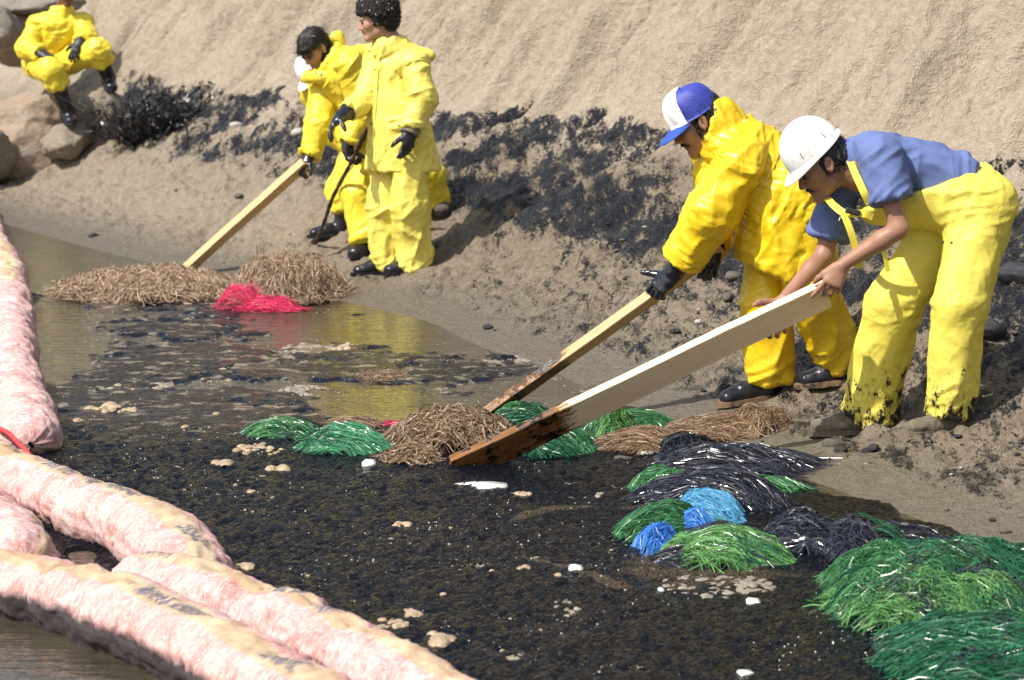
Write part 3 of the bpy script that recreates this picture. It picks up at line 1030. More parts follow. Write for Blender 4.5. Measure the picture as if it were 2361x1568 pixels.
def hard_hat(b, f, l, u, parent, k=1.0):
    """shell with a front peak, a shallow crown ridge and a rim; c is the centre of the head"""
    b = np.asarray(b, float)
    root = empty('hard_hat', b)
    root.parent = parent; root.location = [float(v) for v in (b - world_loc(parent))]
    def shell(i, j, inner=0.0):
        ph = 2 * math.pi * i
        cf, sf = math.cos(ph), math.sin(ph)
        front = max(0.0, cf)
        if j < .8:
            th = (1 - j / .8) * math.pi / 2
            r = math.cos(th) ** .92; z = math.sin(th) ** .95
            ridge = .006 * math.exp(-((sf * r) / .18) ** 2) * (z > .15)
            R = np.array([.129 - inner, .110 - inner]) * k
            return b + f * cf * r * R[0] + l * sf * r * R[1] + u * ((.146 - inner) * z + ridge) * k
        e = (j - .8) / .2
        w = (.009 + .040 * front ** 2.0) * e * k
        drop = (-.004 - .020 * front ** 2 * e) * e * k
        return b + f * cf * (.129 * k + w) + l * sf * (.110 * k + w * .8) + u * drop
    V, F = sphere_surface(shell, 56, 30)
    V2, F2 = sphere_surface(lambda i, j: shell(i, j, .004) - u * .004, 56, 30)
    n = len(V)
    rim = np.array([((30) * 56 + i, (30) * 56 + (i + 1) % 56, n + 30 * 56 + (i + 1) % 56, n + 30 * 56 + i) for i in range(56)])
    mesh_obj('shell', np.vstack([V, V2]), np.vstack([F[:, ::-1], F2 + n, rim]), M_HELMET, root)
    # ventilation holes: a patch of small dark dots on the near side, and two slots
    bm = bmesh.new()
    def put(ph, th, r, sx=1, sy=1):
        p = b + f * math.cos(ph) * math.cos(th) ** .92 * .129 * k + l * math.sin(ph) * math.cos(th) ** .92 * .110 * k + u * math.sin(th) ** .95 * .146 * k
        nn = Vector(unit(f * math.cos(ph) * math.cos(th) / .129 + l * math.sin(ph) * math.cos(th) / .110 + u * math.sin(th) / .146))
        q = nn.to_track_quat('Z', 'Y').to_matrix().to_4x4()
        bmesh.ops.create_cone(bm, cap_ends=True, segments=7, radius1=r, radius2=r, depth=.003, matrix=Matrix.Translation(Vector(p) + nn * .0004) @ q @ Matrix.Diagonal((sx, sy, 1, 1)))
    for a in range(11):
        for t in range(4):
            put(math.radians(66 + a * 4.4 + (t % 2) * 2.2), math.radians(15 + t * 4.6), .0013)
    for a in (60, 118):
        for t in range(4): put(math.radians(a), math.radians(13 + t * 2.6), .0026)
    W_ = np.array([v.co[:] for v in bm.verts]); Fb = [[v.index for v in fc.verts] for fc in bm.faces]; bm.free()
    mesh_obj('vent_holes', W_, Fb, M_KNIT, root, smooth=False)
    band = []
    for i in range(41):
        ph = 2 * math.pi * i / 40
        band.append(b - u * .014 * k + f * math.cos(ph) * .105 * k + l * math.sin(ph) * .088 * k)
    V, F = ribbon_mesh(band, .022, np.array([0, 0, 0]) + f, .002)
    Vb = []
    for i in range(41):
        ph = 2 * math.pi * i / 40
        nn = unit(f * math.cos(ph) + l * math.sin(ph))
        for a, h_ in ((0, 0), (.002, 0), (.002, .024), (0, .024)): Vb.append(band[i] + nn * a + u * h_)
    mesh_obj('headband', np.array(Vb), F, M_CAP_BRIM, root)
    return root


def mesh_cap(c, f, l, u, parent):
    root = empty('mesh_back_cap', c)
    root.parent = parent; root.location = [float(v) for v in (c - world_loc(parent))]
    b = c + u * .030 - f * .008
    def dome(i0, i1):
        def fn(i, j):
            ph = math.radians(i0 + (i1 - i0) * i)
            cf, sf = math.cos(ph), math.sin(ph)
            th = (1 - j) * math.pi / 2
            boxy = math.cos(th) ** .62; z = math.sin(th) ** .85
            hgt = .120 + .018 * max(0, cf) * (1 - math.sin(th) * .3)
            wr = .0025 * math.sin(ph * 9 + th * 5) * math.cos(th)
            return b + f * cf * boxy * (.112 + wr) + l * sf * boxy * (.090 + wr) + u * (hgt * z - .012)
        return fn
    for nm, a0, a1, mat in (('front_panel', -62, 62, M_CAP_WHITE), ('mesh_crown', 62, 298, M_CAP_MESH)):
        nu, nv = 34, 22
        fn = dome(a0, a1)
        V = [fn(i / nu, j / nv) for j in range(nv + 1) for i in range(nu + 1)]
        V2 = [v - unit(v - b) * .003 for v in V]
        F = [(j * (nu + 1) + i, j * (nu + 1) + i + 1, (j + 1) * (nu + 1) + i + 1, (j + 1) * (nu + 1) + i) for j in range(nv) for i in range(nu)]
        n = len(V)
        F2 = [tuple(n + q for q in fc[::-1]) for fc in F]
        F3 = [(nv * (nu + 1) + i, nv * (nu + 1) + i + 1, n + nv * (nu + 1) + i + 1, n + nv * (nu + 1) + i) for i in range(nu)]
        mesh_obj(nm, np.array(V + V2), [fc[::-1] for fc in F] + F2 + F3, mat, root)
    V = []; nu, nv = 24, 8
    for s_ in (0, 1):
        for j in range(nv + 1):
            for i in range(nu + 1):
                ph = math.radians(-66 + 132 * i / nu); e = j / nv
                base = b + f * math.cos(ph) * .110 + l * math.sin(ph) * .088 - u * .010
                w = .078 * max(0.0, math.cos(ph * 1.36)) ** .55 * e
                V.append(base + f * w - u * (w * .38 + .016 * (math.sin(ph)) ** 2 * e + .003 * s_))
    n = (nu + 1) * (nv + 1)
    F = [(j * (nu + 1) + i, j * (nu + 1) + i + 1, (j + 1) * (nu + 1) + i + 1, (j + 1) * (nu + 1) + i) for j in range(nv) for i in range(nu)]
    F2 = [tuple(n + q for q in fc[::-1]) for fc in F]
    F3 = [(nv * (nu + 1) + i, nv * (nu + 1) + i + 1, n + nv * (nu + 1) + i + 1, n + nv * (nu + 1) + i) for i in range(nu)]
    mesh_obj('brim', np.array(V), F + F2 + F3, M_CAP_BRIM, root)
    fdb = Field(.003); fdb.ball(b + u * .110, .008)
    mk('top_button', fdb, M_CAP_BRIM, root)
    root.scale = (1.1, 1.1, 1.1)
    return root


def hair_mesh(fd, c, f, l, u, mat, parent, amp=.006, freq=26, sweep=0.0, strands=1100, ln=.045):
    V, F = fd.mesh(relax=1)
    q = V - c - u * .02
    x, y, z = q @ f, q @ l, q @ u
    crown = np.stack([x + .03, y, z], 1); az = np.arctan2(crown[:, 1], crown[:, 0]); r = np.linalg.norm(q, axis=1)
    az = az + sweep * z * 8 + .25 * noise3(x * 22, y * 22, z * 22)
    st = noise3(np.cos(az) * freq * .45, np.sin(az) * freq * .45, z * 7) + .6 * noise3(np.cos(az) * freq, np.sin(az) * freq, z * 9)
    low = sm(.02, -.08, z)
    V = V + normals(V, F) * (amp * st * (1 + low))[:, None] - u * (np.maximum(0, st) * .012 * sm(.03, -.02, z))[:, None]
    ho = mesh_obj('hair', V, F, mat, parent)
    hair_strands(ho, V, F, normals(V, F), c, u, strands, ln, M_HAIR_STRAND, parent, keep=lambda v: v[:, 1] < c[1] + .06)
    return ho


def hair_straight(fd, c, f, l, u, fringe=True, k=1.0, low=-.03):
    A = np.array([f, l, u])
    def at(x, y, z): return c + f * x * k + l * y * k + u * z * k
    fd.ball(at(-.014, 0, .040), np.array([.105, .082, .096]) * k, .01, axes=A)
    fd.ball(at(-.045, 0, -.002), np.array([.070, .080, .080]) * k, .02, axes=A)
    # clear the face
    fd.box(at(.085, 0, -.045), np.array([.075, .12, .085]) * k, A, .03, .012, op='s') if fringe else fd.box(at(.095, 0, -.03), np.array([.08, .12, .10]) * k, A, .03, .015, op='s')
    fd.box(at(.03, 0, -.10), np.array([.12, .12, .07]) * k, A, .03, .015, op='s')


# ------------------------------------------------------------------ the people
def joints(spec, base):
    return {k: (P(v[0], v[1], base + (v[2] if len(v) > 2 else 0.0)) if not isinstance(v, np.ndarray) else v) for k, v in spec.items()}


UPV = np.array([0., 0., 1.])


def limb_report(nm, J):
    g = lambda a, b: round(float(np.linalg.norm(J[a] - J[b])), 2)
    print(nm, 'arm', g('shL', 'elL'), g('elL', 'wrL'), g('shR', 'elR'), g('elR', 'wrR'), 'torso', g('neck', 'pel'), 'sh', g('shL', 'shR'),
          'leg', g('hipL', 'knL'), g('knL', 'anL'), g('hipR', 'knR'), g('knR', 'anR'), 'head', g('neck', 'head'))


def sole(fdm, G, d, up, L, mat, parent):
    d = unit(d); side = unit(np.cross(up, d)); up = np.cross(d, side)
    V = []; n = 26
    for z in (-.004, .020):
        for i in range(n):
            a = 2 * math.pi * i / n
            x = math.cos(a); y = math.sin(a)
            w = .052 + .008 * max(0, x) - .006 * max(0, -x)
            V.append(G + d * L * .52 * np.sign(x) * abs(x) ** .8 + side * w * y + up * z)
    F = [(i, (i + 1) % n, n + (i + 1) % n, n + i) for i in range(n)] + [tuple(range(n))[::-1], tuple(range(n, 2 * n))]
    mesh_obj('sole', np.array(V), F, mat, parent, smooth=False)


def trousers(J, mat, root, cuffs=(.095, .095), thigh=.115, knee=.10, hem=(0.0, 0.0), waist=None, bag=0, h=.009, seed=0, amp=1.0, k=.03):
    fd = Field(h)
    hv = unit(J['hipL'] - J['hipR'])
    top = J['pel'] if waist is None else waist
    fd.limb(top, (J['hipL'] + J['hipR']) / 2 + (J['pel'] - top) * .05, .125, .13, .05, side=hv, fs=1.3)
    fd.limb(J['hipL'], J['hipR'], .106, .106, .05)
    bones = [(J['neck'], J['pel'], .004, .006)]
    for i, S in enumerate('LR'):
        fd.limb(J['hip' + S], J['kn' + S], thigh, knee, .014 if i else k)
        fd.limb(J['kn' + S], J['cuff' + S], knee, cuffs[i], k, cap=(None, 0.0))
        bones += [(J['hip' + S], J['kn' + S], .010, .009), (J['kn' + S], J['cuff' + S], .014, .012)]
    V, F = fd.mesh(relax=1)
    V = cloth_folds(V, F, bones, seed, amp)
    o = mesh_obj('trousers', V, F, mat, root)
    return o, bones


def arm_sleeves(fd, J, S, r0, r1, r2, k=.025, end='wr', cuff=None):
    fd.limb(J['sh' + S], J['el' + S], r0, r1, k)
    fd.limb(J['el' + S], J[end + S], r1, r2, k, cap=(None, 0.0))


def glove(J, S, f, n, th, mat, root, cuff=.055, name='glove', **kw):
    fd = Field(.0045)
    w = J['wr' + S]
    add_hand(fd, w, f, n, th, thick=1.18, size=1.06, **kw)
    back = unit(J['el' + S] - w)
    fd.limb(w + unit(f) * .03, w + back * .02, .034, .038, .02, side=np.cross(unit(f), unit(n)), fs=1.15, fn=.9)
    fd.limb(w + back * .02, w + back * cuff * 1.6, .040, .052, .02)
    return mk(name, fd, mat, root, relax=1, fine=(.0018, 45))


# ===================================================== F: white helmet, blue shirt, bib trousers
def person_helmet():
    gR = GT(1945, 1000); gL = GT(2165, 1003)
    base = (gR[1] + gL[1]) / 2 + .02
    global F_BASE
    F_BASE = base
    spec = dict(neck=(1968, 372, -.02), pel=(2235, 455, 0), shL=(2030, 362, -.17), elL=(2074, 528, -.24), wrL=(1941, 612, -.20),
                shR=(1938, 425, .13), elR=(1900, 590, .08), wrR=(1808, 690, -.085), hipL=(2262, 475, -.10), hipR=(2195, 490, .10), head=(1893, 378, -.03))
    J = joints(spec, base)
    root = empty('person', ((gR + gL) / 2)); 
    tag(root, "stooping man with white hard hat, blue shirt and muddy yellow bib trousers holding the plank", 'person')
    nrm = UPV
    dR = unit(np.array([-1, -.15, 0])); dL = unit(np.array([-1, -.25, 0]))
    fb = Field(.0046)
    J['anR'] = gR + np.array([.085, .02, .10]); J['anL'] = gL + np.array([.085, .02, .10])
    J['knR'] = P(2062, 705, (J['hipR'][1] + J['anR'][1]) / 2 - .06); J['knL'] = P(2212, 702, (J['hipL'][1] + J['anL'][1]) / 2 - .08)
    limb_report('F', J)
    add_body(fb, J)
    f, l, u = frame(ray(1806, 455) * 1 - ray(1884, 370) + np.array([0, 0, 0]), UPV)
    f, l, u = frame(unit(np.array([-.80, -.14, -.57])), UPV)
    fH, lH, uH = frame(unit(np.array([-.70, -.12, -.66])), UPV)
    hc = J['head']
    add_head(fb, hc, f, l, u, J['neck'], 1.1, nose=1.1, jaw=1.1)
    # near (left) hand: over the top edge of the plank, fingers down its far side, index on the face
    bdir = unit(P(1890, 672, base - .17) - P(1075, 1062, base - .33))
    fn_ = unit(P(1903, 655, base - .2) - J['wrL'])
    add_hand(fb, J['wrL'], unit(np.array([-.45, -.10, -.89])), unit(np.array([-.05, .85, -.35])), -1, size=1.02, thick=1.12,
             curls=[(5, 8, 6), (28, 42, 25), (30, 45, 28), (34, 48, 30)], spread=9, thumb=(.5, .8, .2), tcurl=15)
    add_hand(fb, J['wrR'], unit(np.array([-.26, .10, -.96])), unit(np.array([-.1, -.98, -.1])), 1, size=1.12, thick=1.12,
             curls=[(4, 55, 60), (6, 60, 60), (8, 62, 60), (12, 64, 60)], spread=6, thumb=(.95, .05, .45), tcurl=25)
    mk('body', fb, M_SKIN_TAN, root, relax=2, attrs_fn=face_attrs(hc, f, l, u, 1.1, .25))
    eyes(hc, f, l, u, root, 1.1)
    # hair, moustache, eyebrows
    fh = Field(.004)
    hair_straight(fh, hc, f, l, u, fringe=False, k=1.08)
    fh.limb(hc - f * .075 - u * .01, hc - f * .085 - u * .085, .052, .038, .03, side=l, fs=1.35)
    fh.limb(hc + f * .018 + l * .076 + u * .02, hc + f * .014 + l * .079 - u * .03, .010, .007, .01)
    hair_mesh(fh, hc, f, l, u, M_HAIR, root)
    fm = Field(.0025)
    for sg in (1, -1):
        fm.limb(hc + f * .1065 - u * .055, hc + f * .092 + l * .031 * sg - u * .069, .0062, .0035, .004)
    mk('moustache', fm, M_HAIR, root, relax=0, fine=(.001, 150)); brows(hc, f, l, u, root)
    hard_hat(P(1876, 350, base - .03), fH, lH, uH, root)
    # shirt
    sv = unit(J['shL'] - J['shR'])
    fs = Field(.0075)
    ch = P(2045, 395, base + .01)
    wa = P(2215, 425, base)
    fs.limb(ch, wa, .128, .122, .05, side=sv, fs=1.38, fs2=1.30)
    fs.limb(P(2010, 350, base - .07), P(1972, 400, base + .09), .082, .085, .05)
    J2 = dict(J)
    endL = J['shL'] + (J['elL'] - J['shL']) * .60; endR = J['shR'] + (J['elR'] - J['shR']) * .74
    for a, b, r0, r1 in ((J['shL'], endL, .082, .086), (J['shR'], endR, .078, .080)):
        fs.limb(a, b, r0, r1, .03, cap=(None, 0.0))
    fs.cut(P(2243, 410, base), P(2290, 385, base) - P(2130, 445, base))
    fs.limb(J['neck'] + unit(hc - J['neck']) * .035 + u * 0, J['neck'] - unit(hc - J['neck']) * .02, .074, .082, .01, cap=(0.0, None))
    fs.limb(J['neck'] + unit(hc - J['neck']) * .10, J['neck'] - unit(hc - J['neck']) * .0, .060, .056, .006, op='s')
    fs.limb(hc + f * .02 - u * .12, P(1985, 452, base - .02), .040, .022, .01, op='s')
    bones = [(J['shL'], endL, .007, .009), (J['shR'], endR, .006, .009), (ch, wa, .012, .010)]
    V, F = fs.mesh(relax=1)
    V = cloth_folds(V, F, bones, 2.0, 1.0)
    shirt = mesh_obj('shirt', V, F, M_SHIRT, root)
    # collar flaps
    fc = Field(.004)
    fc.box(P(1990, 415, base - .13), np.array([.045, .006, .026]), np.array([unit(np.array([.55, 0, -.8])), unit(np.array([.2, -.9, .1])), unit(np.array([.8, .1, .5]))]), .005)
    mk('collar', fc, M_SHIRT, root)
    for S, e, a in (('L', endL, J['shL']), ('R', endR, J['shR'])):
        ax = unit(e - a)
        fh2 = Field(.005)
        rr = .087 if S == 'L' else .081
        fh2.limb(e - ax * .022, e + ax * .004, rr + .001, rr + .002, .004, cap=(0, 0))
        fh2.limb(e - ax * .05, e + ax * .05, rr - .008, rr - .008, .003, op='s')
        mk('sleeve_hem', fh2, M_SHIRT, root)
    # white thread outline of the pocket patch (a swoosh of letters)
    fz = Field(.0018)
    pts = [(1855 + 15, 510), (1868, 520)]
    # bib trousers
    J['cuffL'] = P(2188, 955, gL[1] + .02); J['cuffR'] = P(2003, 968, gR[1] + .03)
    fd = Field(.007)
    hv = unit(J['hipL'] - J['hipR'])
    fd.limb(P(2140, 440, base), J['pel'], .132, .140, .05, side=hv, fs=1.22)
    fd.limb(P(2215, 466, base - .07), P(2228, 474, base + .07), .140, .136, .06)
    fd.limb(P(2030, 455, base + .02), P(2180, 455, base), .110, .13, .05, side=hv, fs=1.25)
    fd.limb(J['hipL'] + np.array([.01, 0, 0]), J['knL'], .130, .100, .04); fd.limb(J['knL'], J['cuffL'], .100, .090, .03, cap=(None, 0.0))
    fd.limb(J['hipR'], J['knR'], .125, .106, .04); fd.limb(J['knR'], J['cuffR'], .106, .106, .03, cap=(None, 0.0))
    fd.cut(P(2100, 440, base), P(2075, 330, base) - P(2145, 520, base))
    fd.cut(P(1990, 470, base), np.array([-1, 0, 0.1]))
    bones = [(J['hipL'], J['knL'], .006, .008), (J['knL'], J['cuffL'], .012, .005), (J['hipR'], J['knR'], .006, .008), (J['knR'], J['cuffR'], .013, .005), (P(2040, 450, base), J['pel'], .004, .006)]
    V, F = fd.mesh(relax=1)
    V = cloth_folds(V, F, bones, 6.0, 1.0)
    bib = mesh_obj('bib_trousers', V, F, M_RAIN_BIB, root)
    # braces: over the near shoulder, across the chest, loose ends hanging
    def strap(pts, w=.030, nrm=(0.1, -1, .1)):
        V, F = ribbon_mesh(spline([P(*p) for p in pts], 24), w, nrm)
        mesh_obj('strap', V, F, M_STRAP, root, smooth=False)
    b = base
    strap([(1960, 372, b - .10), (1974, 405, b - .20), (1990, 440, b - .235), (2004, 470, b - .225)])
    strap([(1908, 458, b - .06), (1925, 476, b - .14), (1950, 492, b - .18), (1990, 492, b - .20), (2012, 500, b - .19)])
    strap([(1945, 492, b - .19), (1960, 530, b - .20), (1972, 570, b - .19), (1982, 618, b - .17)], .028)
    strap([(2030, 560, b - .235), (2040, 590, b - .235), (2048, 626, b - .225)], .018)
    fk = Field(.003)
    fk.box(P(1966, 488, b - .205), np.array([.030, .006, .012]), np.array([unit(np.array([1, 0, -.25])), np.array([0, 1., 0]), unit(np.array([.25, 0, 1]))]), .003)
    mk('strap_buckle', fk, M_DARK, root)
    for X, Y in ((2006, 642 - 33), (2176, 558), (2194, 560), (2120, 915)):
        disc_on('snap', bib, X, Y, .006, M_DARK, root)
    # pocket patch in white thread
    pk = [(1928, 510), (1933, 500), (1945, 502), (1941, 507), (1958, 507)]
    V, F = tube_mesh(spline([P(x + 6, y, b - .165) for x, y in pk], 20), .0022, 5)
    mesh_obj('chest_emblem', V, F, M_WHITE_THREAD, root)
    for g, d, kk in ((gR, dR, 'R'), (gL, dL, 'L')):
        fo = Field(.005)
        add_foot(fo, g + np.array([.0, 0, 0]), d, UPV, L=.30, shaft=J['an' + kk] + np.array([.02, 0, .06]), thick=1.05)
        sh = mk('shoe', fo, M_SHOE, root, fine=(.005, 22))
        sole(None, g, d, UPV, .30, M_SHOE, sh)
    return J


# ===================================================== E: cap and glossy yellow rain suit
def person_cap():
    gR = GT(1728, 928); gL = GT(1912, 893)
    base = (gR[1] + gL[1]) / 2
    b = base
    spec = dict(neck=(1650, 290, -.02), pel=(1835, 478, 0), shL=(1705, 362, -.15), elL=(1642, 490, -.17), wrL=(1550, 634, -.05),
                shR=(1640, 330, .18), elR=(1655, 480, .22), wrR=(1640, 585, .02), hipL=(1850, 498, -.10), hipR=(1800, 500, .10), head=(1608, 281, -.03))
    J = joints(spec, base)
    root = empty('person', (gR + gL) / 2)
    tag(root, "man in blue and white mesh-back cap and glossy yellow rain suit leaning on a board", 'person')
    J['anR'] = gR + np.array([.075, .03, .10]); J['anL'] = gL + np.array([.10, .03, .10])
    J['knR'] = P(1768, 697, (J['hipR'][1] + J['anR'][1]) / 2 - .05); J['knL'] = P(1868, 672, (J['hipL'][1] + J['anL'][1]) / 2 - .10)
    limb_report('E', J)
    fb = Field(.005)
    add_body(fb, J)
    f, l, u = frame(unit(np.array([-.86, -.10, -.50])), UPV)
    hc = J['head']
    add_head(fb, hc, f, l, u, J['neck'], 1.1, nose=1.15)
    hf = unit(P(1512, 668, b - .06) - J['wrL'])
    add_hand(fb, J['wrL'], hf, unit(np.array([.15, .75, -.55])), -1, size=.86, thick=.6, curls=[(30, 45, 30), (45, 65, 40), (45, 65, 40), (40, 60, 35)], spread=5, thumb=(.95, .75, -.1), tcurl=0)
    add_hand(fb, J['wrR'], unit(np.array([-.2, -.3, -1])), unit(np.array([0, -1, .1])), 1, size=.86, thick=.6, curls=[(30, 60, 40)] * 4)
    mk('body', fb, M_SKIN_TAN, root, relax=1, attrs_fn=face_attrs(hc, f, l, u, 1.1, .15))
    eyes(hc, f, l, u, root, 1.1)
    fh = Field(.004)
    hair_straight(fh, hc, f, l, u, fringe=False, k=1.08)
    fh.limb(hc - f * .080 + u * .02, hc - f * .085 - u * .07, .050, .034, .03, side=l, fs=1.3)
    fh.ball(hc - f * .105 + u * .05, .022, .01)
    fh.limb(hc + f * .022 + l * .076 + u * .02, hc + f * .024 + l * .079 - u * .036, .011, .008, .01)
    hair_mesh(fh, hc, f, l, u, M_HAIR_CURL, root, .006)
    fm = Field(.0025)
    for sg in (1, -1):
        fm.limb(hc + f * .108 - u * .054, hc + f * .090 + l * .034 * sg - u * .070, .0085, .0045, .004)
    mk('moustache', fm, M_HAIR, root, relax=0, fine=(.001, 150)); brows(hc, f, l, u, root)
    fC, lC, uC = frame(unit(np.array([-.80, -.10, -.50])), UPV)
    mesh_cap(hc + f * .004 + u * .012, fC, lC, uC, root)
    # jacket
    sv = unit(J['shL'] - J['shR'])
    fj = Field(.007)
    fj.limb(P(1712, 358, b), P(1805, 470, b), .142, .165, .05, side=sv, fs=1.25, fs2=1.18)
    fj.limb(P(1662, 332, b - .02), P(1745, 345, b + .02), .085, .115, .05, side=sv, fs=1.35)
    fj.limb(P(1638, 408, b + .02), P(1740, 420, b), .066, .11, .06, side=sv, fs=1.4)          # hanging front
    fj.limb(P(1800, 450, b), P(1812, 590, b), .19, .20, .06, side=unit(J['hipL'] - J['hipR']), fs=1.15)
    sleeve(J, 'R', .09, .085, .07, M_RAIN_GLOSS, root, seed=15., end=.16)
    cuffp = J['wrL'] + (J['elL'] - J['wrL']) * .30
    sleeve(J, 'L', .108, .098, .080, M_RAIN_GLOSS, root, seed=14., end=.30, start=P(1708, 378, b - .15), lam=.014, cam=.015, k=.04)
    # hem: slanting plane
    fj.cut(P(1800, 625, b), np.cross(P(1858, 592, b) - P(1740, 662, b), np.array([0, 1., 0])) * -1 if False else np.array([-.35, 0, -1]))
    # collar standing behind the neck
    cd = unit(hc - J['neck'])
    fj.limb(J['neck'] - cd * .03, J['neck'] + cd * .035, 0.092, .090, .02, side=l, fs=1.0, cap=(None, 0.0))
    fj.limb(J['neck'] - cd * .03, J['neck'] + cd * .13, .078, .082, .005, op='s')
    fj.limb(J['neck'] - f * .06 + cd * .02 - u * .0, P(1666, 262, b), .040, .034, .02, side=l, fs=2.0)
    bones = [(J['shL'], J['elL'], .009, .014), (J['elL'], cuffp, .010, .010), (J['shR'], J['elR'], .008, .012), (P(1700, 350, b), P(1805, 470, b), .014, .018), (P(1800, 470, b), P(1815, 620, b), .022, .008)]
    V, F = fj.mesh(relax=1)
    V = cloth_folds(V, F, bones, 11.0, 1.15)
    jk = mesh_obj('rain_jacket', V, F, M_RAIN_GLOSS, root)
    strip_on(jk, [(1806, 268), (1800, 330), (1775, 400), (1745, 450)], .010, M_RAIN_GLOSS, root, 'flap_seam', .005)
    fk = Field(.006)
    ax = unit(cuffp - J['elL'])
    fk.limb(cuffp - ax * .055, cuffp + ax * .022, .088, .098, .004, cap=(0, 0))
    fk.limb(cuffp - ax * .0, cuffp + ax * .06, .078, .086, .003, op='s')
    V, F = fk.mesh()
    V = cloth_folds(V, F, [(J['elL'], cuffp, .004, .003)], 3.3, 1)
    ck = mesh_obj('turned_back_cuff', V, F, M_RAIN_GLOSS, root)
    glove(J, 'L', hf, unit(np.array([.15, .75, -.55])), -1, M_GLOVE, root, cuff=.085, curls=[(30, 45, 30), (45, 65, 40), (45, 65, 40), (40, 60, 35)], spread=5, thumb=(.95, .75, -.1), tcurl=0)
    glove(J, 'R', unit(np.array([-.2, -.3, -1])), unit(np.array([0, -1, .1])), 1, M_GLOVE, root, curls=[(40, 70, 40)] * 4)
    J['cuffR'] = P(1777, 878, gR[1] + .03); J['cuffL'] = P(1938, 826, gL[1] + .04)
    tr, _ = trousers(J, M_RAIN_GLOSS, root, cuffs=(.094, .092), thigh=.118, knee=.106, seed=8.0, amp=1.1, h=.0085)
    for X, Y in ((1650, 253), (1628, 608)): disc_on('snap', jk if Y < 500 else ck, X, Y, .007, M_DARK, root)
    for X, Y in ((1722, 775),): disc_on('snap', tr, X, Y, .006, M_DARK, root)
    for g, d, S in ((gR, unit(np.array([-1, -.35, -.12])), 'R'), (gL, unit(np.array([-1, -.12, -.10])), 'L')):
        fo = Field(.005)
        add_foot(fo, g + np.array([0, 0, .01]), d, UPV, L=.30, shaft=J['an' + S] + np.array([.01, 0, .10]), thick=1.08)
        sh = mk('rubber_boot', fo, M_BOOT, root, fine=(.003, 20))
        sole(None, g + np.array([0, 0, .005]), d, UPV, .31, M_SOLE, sh)
    return J


